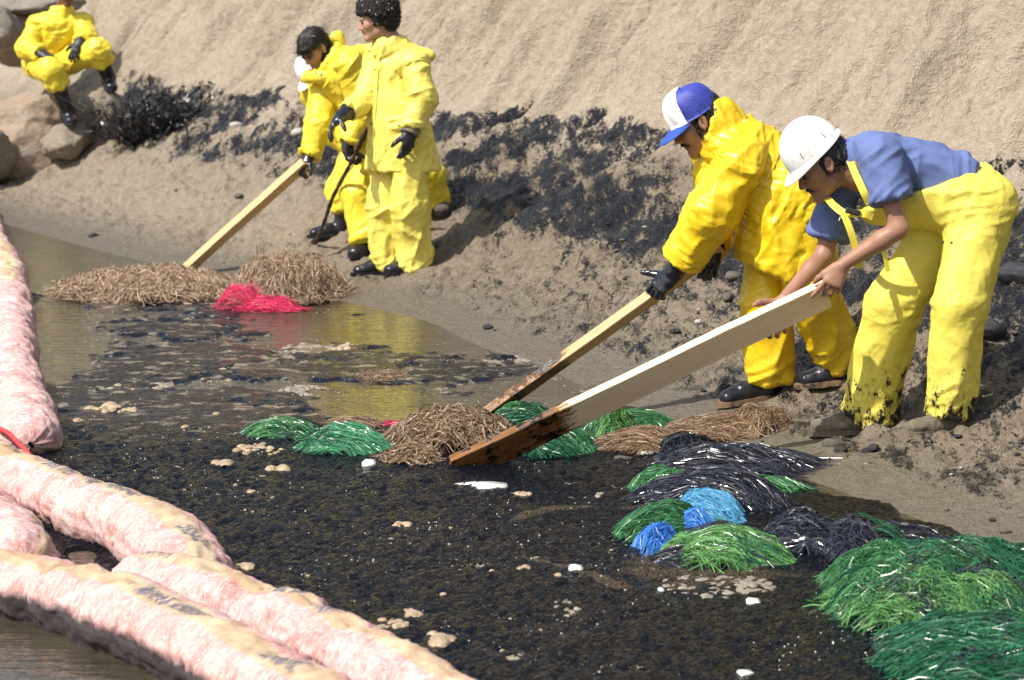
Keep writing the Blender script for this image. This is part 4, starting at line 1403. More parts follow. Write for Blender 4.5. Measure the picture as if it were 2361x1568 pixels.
# ===================================================== A: bare headed, curly hair, standing
def person_curly():
    gL = GT(940, 632); gR = GT(872, 632)
    base = (gR[1] + gL[1]) / 2 - .03
    b = base
    spec = dict(neck=(900, 92, 0), pel=(920, 315, .04), shL=(956, 150, -.13), elL=(974, 228, -.19), wrL=(944, 305, -.26),
                shR=(872, 130, .12), elR=(845, 230, .03), wrR=(784, 270, -.16), hipL=(946, 335, -.08), hipR=(898, 335, .08), head=(866, 46, -.02))
    J = joints(spec, base)
    root = empty('person', (gR + gL) / 2)
    tag(root, "standing man with bare curly black hair and a long pale yellow rain jacket", 'person')
    J['anL'] = gL + np.array([.05, .02, .10]); J['anR'] = gR + np.array([.06, .02, .10])
    J['knL'] = P(946, 482, (J['hipL'][1] + J['anL'][1]) / 2 - .05); J['knR'] = P(890, 482, (J['hipR'][1] + J['anR'][1]) / 2 - .05)
    limb_report('A', J)
    fb = Field(.0055)
    add_body(fb, J)
    fdir = unit(P(838, 62, b - .04) - P(870, 50, b))
    fdir = unit(np.array([-.96, -.16, -.24]))
    f, l, u = frame(fdir, UPV)
    hc = J['head']
    add_head(fb, hc, f, l, u, J['neck'], 1.0, nose=1.15)
    hfL = unit(np.array([-.10, -.12, -1])); hfR = unit(P(742, 318, b - .25) - J['wrR'])
    for S, hf, pn, th in (('L', hfL, np.array([-.55, .82, .1]), -1), ('R', hfR, np.array([.2, -.3, -.95]), 1)):
        add_hand(fb, J['wr' + S], hf, unit(pn), th, size=.86, thick=.6, curls=[(20, 30, 20)] * 4)
    mk('body', fb, M_SKIN_LIGHT, root, relax=1, attrs_fn=face_attrs(hc, f, l, u, 1, .1))
    eyes(hc, f, l, u, root)
    fh = Field(.0055)
    A = np.array([f, l, u])
    fh.ball(hc - f * .030 + u * .058, np.array([.128, .112, .112]), .01, axes=A)
    fh.ball(hc - f * .062 + u * .0, np.array([.085, .098, .095]), .02, axes=A)
    fh.box(hc + f * .100 - u * .045, np.array([.075, .16, .095]), A, .02, .012, op='s')
    fh.box(hc + f * .06 - u * .12, np.array([.11, .16, .085]), A, .02, .012, op='s')
    rr = np.random.default_rng(2)
    V, F = fh.mesh()
    Nn = normals(V, F)
    V = V + Nn * (.016 * np.abs(noise3(V[:, 0] * 42, V[:, 1] * 42, V[:, 2] * 42)) + .010 * np.abs(noise3(V[:, 0] * 90, V[:, 1] * 90, V[:, 2] * 90)))[:, None]
    ho = mesh_obj('hair', V, F, M_HAIR_CURL, root)
    hair_strands(ho, V, F, Nn, hc, u, 1300, .022, M_HAIR_STRAND, root, curl=.9, width=.0022, keep=lambda v: v[:, 1] < hc[1] + .08)
    # white flecks caught in the curls
    bm = bmesh.new()
    pick = [i for i in rr.choice(len(V), 900, replace=False) if Nn[i][1] < -.1 and (V[i] - hc) @ u > -.02][:30]
    for i in pick:
        bmesh.ops.create_icosphere(bm, subdivisions=1, radius=float(rr.uniform(.0016, .0042)), matrix=Matrix.Translation(Vector(V[i] + Nn[i] * .002)))
    W_ = np.array([v.co[:] for v in bm.verts]); Fb = [[v.index for v in fc.verts] for fc in bm.faces]; bm.free()
    fo_ = mesh_obj('foam_flecks', W_, Fb, M_HELMET, ho); tag(fo_, kind='stuff')
    fm = Field(.0025)
    for sg in (1, -1):
        fm.limb(hc + f * .096 - u * .050, hc + f * .084 + l * .024 * sg - u * .058, .004, .0025, .004)
    mk('moustache', fm, M_HAIR, root, relax=0); brows(hc, f, l, u, root)
    sv = unit(J['shL'] - J['shR'])
    fj = Field(.007)
    fj.limb(P(903, 160, b + .01), P(916, 270, b + .02), .108, .136, .06, side=sv, fs=1.34, fs2=1.30)
    fj.limb(P(916, 250, b + .02), P(932, 425, b + .04), .140, .218, .06, side=sv, fs=1.30, fs2=1.26)
    fj.limb(J['shL'], J['shR'], .066, .066, .05)
    endL = J['wrL'] + (J['elL'] - J['wrL']) * .15; endR = J['wrR'] + (J['elR'] - J['wrR']) * .25
    sleeve(J, 'L', .080, .082, .068, M_RAIN_MATT, root, seed=24., end=.12, lam=.004, cam=.020); sleeve(J, 'R', .080, .076, .064, M_RAIN_MATT, root, seed=25., end=.28, lam=.004, cam=.016)
    fj.cut(P(930, 391, b), np.array([0.02, 0, -1]))
    fj.limb(J['neck'] - UPV * .05, J['neck'] + UPV * .022 - f * .01, .100, .082, .02, side=l, cap=(None, 0))
    fj.limb(J['neck'] + UPV * .01 - UPV * .03, J['neck'] + UPV * .08 + f * .03, .062, .078, .006, op='s')
    fj.limb(P(880, 128, b - .14), P(893, 80, b - .10), .012, .034, .02, op='s')
    fj.limb(P(925, 108, b - .02), P(985, 128, b - .0), .05, .034, .03, side=np.array([0, 0, 1.]), fs=.8)      # rolled hood on the back
    bones = [(J['shL'], J['elL'], .006, .016), (J['elL'], endL, .004, .020), (J['shR'], J['elR'], .006, .014), (J['elR'], endR, .004, .016), (P(905, 140, b), P(930, 400, b + .04), .012, .004)]
    V, F = fj.mesh(relax=1)
    V = cloth_folds(V, F, bones, 21.0, 1.0)
    jk = mesh_obj('rain_jacket', V, F, M_RAIN_MATT, root)
    strip_on(jk, [(874, 128), (868, 200), (862, 290), (853, 384)], .034, M_RAIN_MATT, root)
    for X, Y in ((867, 161), (863, 222), (856, 285)): disc_on('snap', jk, X, Y, .009, M_DARK, root)
    # undershirt at the throat
    fr = Field(.006); fr.ball(P(886, 112, b - .035), .050); mk('red_undershirt', fr, M_RED, root)
    fk = Field(.006); ax = unit(J['wrL'] - J['elL'])
    fk.limb(J['wrL'] - ax * .035, J['wrL'] + ax * .012, .056, .062, .004, side=sv, cap=(0, 0)); mk('knit_cuff', fk, M_KNIT, root)
    glove(J, 'L', hfL, unit(np.array([-.55, .82, .1])), -1, M_GLOVE_OLD, root, cuff=.03, curls=[(15, 25, 15), (20, 30, 20), (25, 35, 20), (30, 40, 25)], thumb=(.8, .7, .3))
    glove(J, 'R', hfR, unit(np.array([.2, -.3, -.95])), 1, M_GLOVE, root, cuff=.05, curls=[(12, 22, 12), (18, 28, 16), (22, 32, 20), (26, 36, 20)], thumb=(.7, .5, .6))
    J['cuffL'] = gL + np.array([.045, .01, .045]); J['cuffR'] = gR + np.array([.055, .01, .055])
    tr, _ = trousers(J, M_RAIN_MATT, root, cuffs=(.100, .098), thigh=.112, knee=.104, seed=28.0, amp=1.25, h=.0085, k=.02)
    for g, d in ((gR, np.array([-1, -.35, -.05])), (gL, np.array([-.9, -.5, 0]))):
        fo = Field(.0055)
        add_foot(fo, g + unit(d) * .02, d, UPV, L=.30, thick=1.05)
        sh = mk('rubber_boot', fo, M_BOOT, root)
        sole(None, g + unit(d) * .02, d, UPV, .31, M_BOOT, sh)
    return J


# ===================================================== B: dark hair, bending, turned-up collar
def person_bending():
    gF = GT(836, 590); gB = GT(1022, 492)
    base = GT(850, 598)[1] + .22
    b = base
    spec = dict(neck=(757, 135, .0), pel=(905, 315, .10), shL=(808, 150, -.14), elL=(838, 262, -.10), wrL=(800, 338, -.16),
                shR=(745, 190, .14), elR=(736, 290, .02), wrR=(712, 362, -.05), hipL=(905, 335, .02), hipR=(885, 330, .22), head=(724, 112, -.02))
    J = joints(spec, base)
    root = empty('person', gF)
    tag(root, "bareheaded man with straight black hair and open yellow collar bending over with a pale board", 'person')
    J['anR'] = gF + np.array([.05, .02, .10]); J['anL'] = gB + np.array([-.02, .02, .10])
    J['anR'], J['anL'] = J['anR'], J['anL']
    J['knR'] = P(826, 448, (J['hipR'][1] + J['anR'][1]) / 2 - .06); J['knL'] = P(985, 405, (J['hipL'][1] + J['anL'][1]) / 2)
    limb_report('B', J)
    fb = Field(.0055)
    add_body(fb, J)
    f, l, u = frame(unit(np.array([-.52, -.52, -.68])), UPV)
    hc = J['head']
    add_head(fb, hc, f, l, u, J['neck'], 1.0, nose=.95)
    hfR = unit(P(682, 398, b - .10) - J['wrR']); hfL = unit(np.array([.15, -.25, -.9]))
    add_hand(fb, J['wrR'], hfR, unit(np.array([.2, .3, -.9])), 1, size=.86, thick=.6, curls=[(40, 60, 40)] * 4)
    add_hand(fb, J['wrL'], hfL, unit(np.array([.9, -.4, .1])), -1, size=.86, thick=.6, curls=[(40, 60, 40)] * 4)
    mk('body', fb, M_SKIN_LIGHT, root, relax=1, attrs_fn=face_attrs(hc, f, l, u, 1, 0))
    eyes(hc, f, l, u, root)
    fh = Field(.0045)
    hair_straight(fh, hc, f, l, u, fringe=True, k=.99)
    fh.ball(hc + f * .050 + u * .058, np.array([.046, .066, .030]), .012, axes=np.array([f, l, u]))
    hair_mesh(fh, hc, f, l, u, M_HAIR, root, .006, 34, strands=2600, ln=.06)
    brows(hc, f, l, u, root)
    sv = unit(J['shL'] - J['shR'])
    fj = Field(.009)
    fj.limb(P(790, 175, b), P(870, 300, b + .08), .128, .14, .06, side=sv, fs=1.32)
    fj.limb(P(865, 290, b + .08), P(880, 345, b + .10), .16, .18, .06, side=sv, fs=1.2)
    fj.limb(P(850, 150, b + .05), P(800, 160, b), .12, .12, .08)
    endL = J['wrL'] + (J['elL'] - J['wrL']) * .10; endR = J['wrR'] + (J['elR'] - J['wrR']) * .05
    sleeve(J, 'L', .092, .082, .066, M_RAIN_FAR, root, seed=34., end=.10, cam=.014); sleeve(J, 'R', .100, .084, .060, M_RAIN_FAR, root, seed=35., end=.05, start=P(752, 200, b + .10), cam=.016)
    fj.cut(P(860, 395, b), np.array([-.2, 0, -1]))
    cd = unit(hc - J['neck'])
    fj.limb(J['neck'] - cd * .06, J['neck'] + cd * .01, .105, .115, .03, cap=(None, 0))
    fj.limb(J['neck'] - cd * .03, J['neck'] + cd * .12, .075, .10, .01, op='s')
    fj.limb(P(775, 125, b + .05), P(779, 84, b + .04), .040, .026, .02, side=np.array([1., 0, 0]), fs=1.2, fn=.6)    # stand-up collar point
    fj.limb(P(712, 178, b - .02), P(752, 176, b - .09), .028, .026, .02, fs=1.0)                                        # open collar front
    bones = [(J['shL'], J['elL'], .008, .014), (J['elL'], endL, .006, .016), (J['shR'], J['elR'], .008, .018), (J['elR'], endR, .006, .016), (P(790, 175, b), P(870, 300, b + .1), .014, .012)]
    V, F = fj.mesh(relax=1)
    V = cloth_folds(V, F, bones, 31.0, 1.2)
    jk = mesh_obj('rain_jacket', V, F, M_RAIN_FAR, root)
    fr = Field(.006); fr.limb(J['neck'] - cd * .05, J['neck'] + cd * .015, .085, .068, .01); mk('dark_sweater', fr, M_CHARCOAL, root)
    strip_on(jk, [(772, 165), (782, 215), (800, 270)], .034, M_RAIN_FAR, root)
    for X, Y in ((729, 168), (741, 172), (777, 190), (799, 230)): disc_on('snap', jk, X, Y, .008, M_DARK, root)
    glove(J, 'R', hfR, unit(np.array([.2, .3, -.9])), 1, M_GLOVE, root, cuff=.06, curls=[(35, 55, 40), (45, 65, 40), (45, 65, 40), (45, 65, 40)], thumb=(.8, .7, .2))
    glove(J, 'L', hfL, unit(np.array([.9, -.4, .1])), -1, M_GLOVE, root, cuff=.06, curls=[(45, 65, 40)] * 4, thumb=(.6, .6, .7))
    J['cuffR'] = gF + np.array([.03, .02, .10]); J['cuffL'] = gB + np.array([-.06, .02, .07])
    tr, _ = trousers(J, M_RAIN_FAR, root, cuffs=(.095, .098), thigh=.112, knee=.098, seed=38.0, amp=1.2, h=.009)
    for g, d in ((gF, np.array([-.5, -1, 0])), (gB, np.array([-.1, -1, .0]))):
        fo = Field(.006)
        add_foot(fo, g, d, UPV, L=.30, thick=1.08)
        sh = mk('work_shoe', fo, M_BOOT if g is gF else M_SHOE, root, fine=(.003, 20))
        sole(None, g, d, UPV, .31, M_BOOT, sh)
    return J


# ===================================================== C: mostly hidden, white hard hat
def person_hidden():
    gA = GT(762, 545); gB = GT(858, 520)
    base = gA[1] + .25
    b = base
    spec = dict(neck=(742, 190, .05), pel=(842, 330, .10), shL=(770, 200, -.05), elL=(790, 280, -.05), wrL=(812, 345, -.25),
                shR=(725, 215, .25), elR=(760, 300, .25), wrR=(815, 330, .05), hipL=(835, 345, .02), hipR=(850, 345, .2), head=(735, 170, .06))
    J = joints(spec, base)
    root = empty('person', gA)
    tag(root, "crouching yellow-suited worker in white hard hat, mostly hidden behind the bending man", 'person')
    J['anL'] = gA + np.array([.09, .02, .10]); J['anR'] = gB + np.array([.05, .02, .10])
    J['knL'] = P(790, 440, (J['hipL'][1] + J['anL'][1]) / 2 - .1); J['knR'] = P(850, 440, (J['hipR'][1] + J['anR'][1]) / 2 - .1)
    limb_report('C', J)
    fb = Field(.0065)
    add_body(fb, J)
    f, l, u = frame(unit(np.array([-.62, -.35, -.70])), UPV)
    hc = J['head']
    add_head(fb, hc, f, l, u, J['neck'])
    hf = unit(np.array([.25, -.5, -.7]))
    add_hand(fb, J['wrL'], hf, unit(np.array([.5, -.3, -.1])), -1, size=.86, thick=.6, curls=[(45, 65, 40)] * 4)
    add_hand(fb, J['wrR'], unit(np.array([.3, -.5, -.6])), unit(np.array([0, -1, .1])), 1, size=.86, thick=.6, curls=[(45, 65, 40)] * 4)
    mk('body', fb, M_SKIN_TAN, root, attrs_fn=face_attrs(hc, f, l, u))
    hard_hat(hc + u * .04, f, l, u, root)
    sv = unit(J['shL'] - J['shR'])
    fj = Field(.010)
    fj.limb((J['shL'] + J['shR']) / 2, J['pel'], .13, .16, .06, side=sv, fs=1.25)
    for S in 'LR':
        e = J['wr' + S] + (J['el' + S] - J['wr' + S]) * .12
        fj.limb(J['sh' + S], J['el' + S], .09, .085, .04); fj.limb(J['el' + S], e, .085, .068, .03, cap=(None, 0))
    fj.limb(P(722, 192, b + .02), J['neck'], .045, .08, .04)
    V, F = fj.mesh()
    V = cloth_folds(V, F, [((J['shL'] + J['shR']) / 2, J['pel'], .012, .012), (J['shL'], J['elL'], .006, .014), (J['elL'], J['wrL'], .006, .014)], 41., 1.1)
    mesh_obj('rain_jacket', V, F, M_RAIN_FAR, root)
    glove(J, 'L', hf, unit(np.array([.5, -.3, -.1])), -1, M_GLOVE, root, curls=[(45, 65, 40)] * 4, thumb=(.6, .6, .7))
    glove(J, 'R', unit(np.array([.3, -.5, -.6])), unit(np.array([0, -1, .1])), 1, M_GLOVE, root, curls=[(45, 65, 40)] * 4)
    J['cuffL'] = gA + np.array([.10, .02, .17]); J['cuffR'] = gB + np.array([.05, .02, .10])
    trousers(J, M_RAIN_FAR, root, cuffs=(.085, .095), thigh=.12, knee=.098, seed=48.0, amp=1.1, h=.010)
    for g, d, S in ((gA, np.array([-1, -.25, -.05]), 'L'), (gB, np.array([-1, -.2, 0]), 'R')):
        fo = Field(.006)
        add_foot(fo, g, d, UPV, L=.30, thick=1.08, shaft=J['an' + S] + np.array([0, 0, .10]))
        sh = mk('rubber_boot', fo, M_BOOT, root)
        sole(None, g, d, UPV, .31, M_BOOT, sh)
    return J


# ===================================================== D: sitting on the boulder
SEAT = {}


def person_sitting():
    b = 24.3
    gL = GT(262, 200); gR = GT(170, 280)
    spec = dict(neck=(143, 22, .10), pel=(105, 142, .25), shL=(190, 52, .08), elL=(200, 90, -.02), wrL=(184, 98, -.22),
                shR=(88, 58, .10), elR=(62, 112, .02), wrR=(98, 126, -.18), hipL=(135, 148, .18), hipR=(85, 148, .18), head=(154, -22, -.02),
                knL=(226, 118, -.25), knR=(118, 165, -.32))
    J = joints(spec, b)
    # boots: feet stand on the bank in front of the boulder
    J['anL'] = P(252, 178, b - .12); J['anR'] = P(158, 258, b - .20)
    tL = GT(262, 192); tR = GT(166, 284)
    root = empty('person', J['pel'] - np.array([0, 0, .14]))
    tag(root, "man in yellow rain suit and black gloves sitting on the orange-brown boulder", 'person')
    limb_report('D', J)
    SEAT['pel'] = J['pel']; SEAT['an'] = (J['anL'], J['anR'])
    fb = Field(.0065)
    add_body(fb, J)
    f, l, u = frame(unit(np.array([.25, -.85, -.35])), UPV)
    hc = J['head']
    add_head(fb, hc, f, l, u, J['neck'])
    hfR = unit(np.array([.85, -.4, -.2])); hfL = unit(np.array([-.35, -.4, -.85]))
    add_hand(fb, J['wrR'], hfR, unit(np.array([0, .2, -1])), 1, size=.86, thick=.6)
    add_hand(fb, J['wrL'], hfL, unit(np.array([0, .9, -.3])), -1, size=.86, thick=.6, curls=[(20, 25, 15)] * 4)
    mk('body', fb, M_SKIN_DARK, root, attrs_fn=face_attrs(hc, f, l, u))
    eyes(hc, f, l, u, root)
    fh = Field(.006); hair_straight(fh, hc, f, l, u, fringe=False); mk('hair', fh, M_HAIR_CURL, root)
    sv = unit(J['shL'] - J['shR'])
    fj = Field(.010)
    fj.limb((J['shL'] + J['shR']) / 2 + np.array([0, 0, -.03]), J['pel'], .125, .15, .06, side=sv, fs=1.3)
    fj.limb(J['shL'], J['shR'], .08, .08, .05)
    fj.limb(J['neck'] - UPV * .04, J['neck'] + UPV * .02, .11, .09, .02, cap=(None, 0))
    fj.limb(J['neck'] - UPV * .0, J['neck'] + UPV * .10, .06, .08, .01, op='s')
    for S in 'LR':
        e = J['wr' + S] + (J['el' + S] - J['wr' + S]) * .12
        sleeve(J, S, .085, .084, .066, M_RAIN_FAR, root, h=.009, seed=54., end=.12, cam=.016)
    V, F = fj.mesh()
    V = cloth_folds(V, F, [((J['shL'] + J['shR']) / 2, J['pel'], .014, .016), (J['shL'], J['elL'], .008, .014), (J['shR'], J['elR'], .008, .014), (J['elR'], J['wrR'], .006, .014)], 51., .9)
    mesh_obj('rain_jacket', V, F, M_RAIN_FAR, root)
    glove(J, 'R', hfR, unit(np.array([0, .2, -1])), 1, M_GLOVE_OLD, root, cuff=.05, curls=[(20, 30, 20)] * 4)
    glove(J, 'L', hfL, unit(np.array([0, .9, -.3])), -1, M_GLOVE_OLD, root, cuff=.05, curls=[(15, 20, 15)] * 4)
    J['cuffR'] = P(136, 200, b - .28); J['cuffL'] = P(238, 146, b - .20)
    trousers(J, M_RAIN_FAR, root, cuffs=(.085, .090), thigh=.108, knee=.098, seed=58.0, amp=1.1, h=.010)
    for S, d in (('L', np.array([.35, -1, -.15])), ('R', np.array([.4, -1, -.1]))):
        fo = Field(.0065)
        g = J['an' + S] - np.array([0, 0, .09])
        add_foot(fo, g, d, UPV, L=.30, thick=1.15, shaft=J['cuff' + S]); fo.limb(J['an' + S], J['kn' + S] * .4 + J['cuff' + S] * .6, .060, .066, .03)
        sh = mk('rubber_boot', fo, M_BOOT, root)
        sole(None, g, d, UPV, .31, M_BOOT, sh)
    return J


PEOPLE = {}
PEOPLE['F'] = person_helmet()
PEOPLE['E'] = person_cap()
PEOPLE['A'] = person_curly()
PEOPLE['B'] = person_bending()
PEOPLE['C'] = person_hidden()
PEOPLE['D'] = person_sitting()


# ------------------------------------------------------------------ timber
def mat_wood(name, c1, c2, stain_x=None, stain_dark=True, knots=False):
    """x runs along the grain; stain_x: distance from the lower end that the oily water has soaked"""
    m = N(name)
    g1 = m.noise(m.co((1.2, 26, 26)), 3.0, 5, 0.6, 0.4)
    g2 = m.noise(m.co((3, 90, 90)), 4.0, 3, 0.6)
    col = m.ramp(m.math('ADD', m.math('MULTIPLY', g1, .7), m.math('MULTIPLY', g2, .3)), [(0.35, c1), (0.65, c2)])
    rough = 0.7
    if stain_x is not None:
        x = m.n('ShaderNodeSeparateXYZ', i_0=m.co(1.0)).outputs[0]
        wob = m.noise(m.co((2, 8, 8)), 5, 5, 0.7)
        e = m.math('SUBTRACT', m.math('ADD', stain_x, m.math('MULTIPLY', m.math('SUBTRACT', wob, .5), .22)), x)
        wet = m.math('MULTIPLY', e, 22.0, clamp=True)
        col = m.mix(wet, col, m.ramp(g1, [(0.3, (0.11, 0.047, 0.014)), (0.7, (0.29, 0.135, 0.045))]))
        sp = m.noise(m.co((1, 1.6, 1.6)), 14, 6, 0.75)
        sp2 = m.math('MULTIPLY', m.math('SUBTRACT', m.math('ADD', sp, m.math('MULTIPLY', m.math('ABSOLUTE', m.math('SUBTRACT', x, stain_x * .85)), -.32)), .435), 16.0, clamp=True)
        tar = m.math('MULTIPLY', sp2, wet)
        col = m.mix(tar, col, (0.014, 0.010, 0.008))
        rough = m.math('SUBTRACT', .7, m.math('MULTIPLY', wet, .42))
        h = m.math('ADD', g2, m.math('MULTIPLY', tar, 2.0))
    else:
        h = g2
    return m.out(col, rough, m.bump(h, 0.3, 0.004), Specular_IOR_Level=0.35)


def plank(name, A, B, wvec, width, thick, mat, label, cut=0.0, extra=None):
    A = np.asarray(A, float); B = np.asarray(B, float)
    L = np.linalg.norm(B - A); ax = (B - A) / L
    w = unit(wvec - ax * np.dot(wvec, ax)); n = np.cross(ax, w)
    bm = bmesh.new()
    nx = 24
    rr = np.random.default_rng(int(L * 100))
    bow = rr.normal(0, .0012, nx + 1).cumsum()
    rings = []
    for i in range(nx + 1):
        x = L * i / nx
        q = []
        for (a, b) in ((-1, -1), (1, -1), (1, 1), (-1, 1)):
            xx = x + (cut * (a + 1) * .5 if i == 0 else 0)
            q.append(bm.verts.new((xx, a * width / 2 + bow[i], b * thick / 2)))
        rings.append(q)
    for i in range(nx):
        for j in range(4): bm.faces.new((rings[i][j], rings[i][(j + 1) % 4], rings[i + 1][(j + 1) % 4], rings[i + 1][j]))
    bm.faces.new(rings[0][::-1]); bm.faces.new(rings[-1])
    bmesh.ops.recalc_face_normals(bm, faces=bm.faces)
    es = [e for e in bm.edges if len(e.link_faces) == 2 and e.link_faces[0].normal.dot(e.link_faces[1].normal) < .5]
    bmesh.ops.bevel(bm, geom=es, offset=.0025, segments=1, affect='EDGES')
    me = bpy.data.meshes.new(name); bm.to_mesh(me); bm.free(); me.materials.append(mat)
    o = bpy.data.objects.new(name, me); COL.objects.link(o)
    M = Matrix([[ax[0], w[0], n[0], A[0]], [ax[1], w[1], n[1], A[1]], [ax[2], w[2], n[2], A[2]], [0, 0, 0, 1]])
    o.matrix_world = M
    tag(o, label, 'board')
    return o


def build_boards():
    F, E, B = PEOPLE['F'], PEOPLE['E'], PEOPLE['B']
    # long new board held by the man in the hard hat
    a = G0(1062, 1078, .0); t = P(1906, 675, F['wrL'][1] + .085)
    a2 = a - unit(t - a) * .10
    wv = unit(np.array([.42, -.34, .90]))
    plank('plank', a2, t, wv, .130, .038, mat_wood('fresh_pine', (0.80, 0.57, 0.36), (0.89, 0.70, 0.48), .60), "long fresh pine plank with oil-soaked tip held by the man in the hard hat", cut=.09)
    a = G0(1120, 958, .0); g = E['wrL'] + unit(P(1512, 668, E['wrL'][1]) - E['wrL']) * .10 + np.array([0, .045, -.02])
    t = P(1662, 568, E['wrL'][1] + .06)
    a2 = a - unit(t - a) * .06
    plank('plank', a2, t, unit(np.array([.3, -.75, .75])), .089, .040, mat_wood('weathered_pine', (0.52, 0.33, 0.165), (0.66, 0.46, 0.27), .52), "narrower board with wet brown lower half held by the man in the cap")
    a = G0(420, 630, .0); g = B['wrR'] + unit(P(682, 398, B['wrR'][1] - .05) - B['wrR']) * .09
    t = a + (g - a) * 1.05
    plank('plank', a - unit(t - a) * .06, t, unit(np.array([.3, -.7, .6])), .105, .045, mat_wood('dry_pine', (0.60, 0.40, 0.21), (0.72, 0.53, 0.31), .07), "pale dry board the bending man pushes into the straw mat")
    # branch used as a prod
    C = PEOPLE['B']
    h = C['wrL'] + unit(np.array([.15, -.25, -.9])) * .09 + np.array([.02, -.03, 0])
    bt = G0(704, 600, .05)
    top = h + (h - bt) * .36
    pts = spline([bt, bt * .7 + h * .3 + np.array([.012, 0, 0]), bt * .35 + h * .65 + np.array([-.012, 0, .0]), h, top], 40)
    V, Fc = tube_mesh(pts, np.linspace(.009, .017, 40) * (1 + .18 * np.random.default_rng(8).normal(size=40)), 8)
    o = mesh_obj('branch', V, Fc, mat_simple('dark_bark', (0.055, 0.035, 0.025), .6, .4, 60, .8, .006, .4), None)
    tag(o, "thin dark crooked branch poking down into the straw mound", 'stick')


build_boards()


# ------------------------------------------------------------------ absorbent strands
def mat_strand(name, c, rough=.28, spec=.6, var=.45, tr=0.0):
    m = N(name)
    sh = m.attr('shade')
    lo = tuple(v * (1 - var) for v in c); hi = tuple(min(1, v * (1 + var)) for v in c)
    col = m.mix(sh, lo, hi)
    return m.out(col, rough, None, Specular_IOR_Level=spec)


M_ST = dict(
    green=mat_strand('green_plastic_strand', (0.040, 0.155, 0.055), var=.65),
    green_l=mat_strand('light_green_plastic_strand', (0.095, 0.235, 0.07)),
    green_d=mat_strand('dark_green_plastic_strand', (0.014, 0.10, 0.045)),
    mint=mat_strand('mint_green_plastic_strand', (0.055, 0.24, 0.115)),
    brown=mat_strand('oil_browned_strand', (0.23, 0.15, 0.09), .4, .5),
    black=mat_strand('oily_black_strand', (0.020, 0.022, 0.035), .22, .8),
    blue=mat_strand('blue_plastic_strand', (0.05, 0.20, 0.58), .35, .5, .35),
    cyan=mat_strand('pale_blue_plastic_strand', (0.08, 0.31, 0.52), .35, .5, .35),
    red=mat_strand('red_plastic_strand', (0.62, 0.03, 0.11), .35, .5, .35),
    straw=mat_strand('dull_straw_strand', (0.33, 0.23, 0.155), .5, .4, .4),
    twig=mat_strand('tarry_twig', (0.018, 0.017, 0.02), .35, .6, .5),
)


def heap(c, rx, ry, H, n, L, ang, spread, curl, width=.0034, rot=0.0, k=9, seed=1, z0=None, fray=1.0, lift=.010, flat=.5, fat=None):
    """strands lying over a low mound; ang: main direction, spread: deviation (radians), curl: bending per metre"""
    rs = np.random.default_rng(seed)
    if fat is None: n = int(n * 1.45); width = width * .78; H = H * .82; rx = rx * 1.06; ry = ry * 1.12
    cr, sr = math.cos(rot), math.sin(rot)
    r = np.sqrt(rs.uniform(0, 1, n)) * .92; a = rs.uniform(0, 2 * math.pi, n)
    px, py = r * np.cos(a) * rx, r * np.sin(a) * ry
    th = ang + rs.normal(0, 1, n) * spread
    ln = L * rs.uniform(.55, 1.15, n)
    kp = rs.normal(0, curl, n)
    st = ln / (k - 1)
    pts = np.zeros((n, k, 3))
    # walk both ways from the middle
    X = np.zeros((n, k)); Y = np.zeros((n, k)); mid = k // 2
    X[:, mid] = px; Y[:, mid] = py
    wob = rs.normal(0, .35 * min(1, curl / 4 + .1), (n, k))
    for dr in (1, -1):
        t = th.copy()
        for i in range(1, mid + 1 if dr == -1 else k - mid):
            t = t + dr * kp * st + wob[:, mid + dr * i] * .6
            j = mid + dr * i
            X[:, j] = X[:, j - dr] + dr * np.cos(t) * st; Y[:, j] = Y[:, j - dr] + dr * np.sin(t) * st
    rad = np.sqrt((X / rx) ** 2 + (Y / ry) ** 2)
    aa = np.arctan2(Y / ry, X / rx)
    edge = .24 * noise3(np.cos(aa) * 1.6, np.sin(aa) * 1.6, seed * 2.3) + .10 * noise3(np.cos(aa) * 5, np.sin(aa) * 5, seed * 1.3)
    lim = 1.0 + edge + .42 * fray * rs.uniform(0, 1, (n, 1)) ** 4
    sc = np.where(rad > lim, lim / np.maximum(rad, 1e-6), 1)
    over = np.clip(rad - lim, 0, 1)
    X *= sc; Y *= sc
    rad = np.minimum(rad, lim) / (1 + edge)
    wx = c[0] + X * cr - Y * sr; wy = c[1] + X * sr + Y * cr
    g = np.maximum(Zt(wx, wy, False), 0.0)
    lump = 1 + .30 * noise3(wx * 7, wy * 5, seed * 1.7) + .12 * noise3(wx * 17, wy * 11, seed * 1.7)
    lay = rs.uniform(.45, 1.03, (n, 1)) ** flat
    Z = g + H * lump * np.clip(1 - np.minimum(rad, 1) ** 1.9, 0, 1) ** .72 * lay + .004
    Z = Z + lift * np.abs(noise3(wx * 28, wy * 28, Z * 20 + np.arange(n)[:, None] * .37)) * 1.2
    if lift > .025: Z = Z + lift * .7 * noise3(wx * 11, wy * 9, np.arange(n)[:, None] * .73) * (rad < 1)
    Z = np.maximum(Z, g + .003 - .01 * rs.uniform(0, 1, (n, 1)))
    pts = np.stack([wx, wy, Z], -1)
    return ribbons(pts, width, rs)


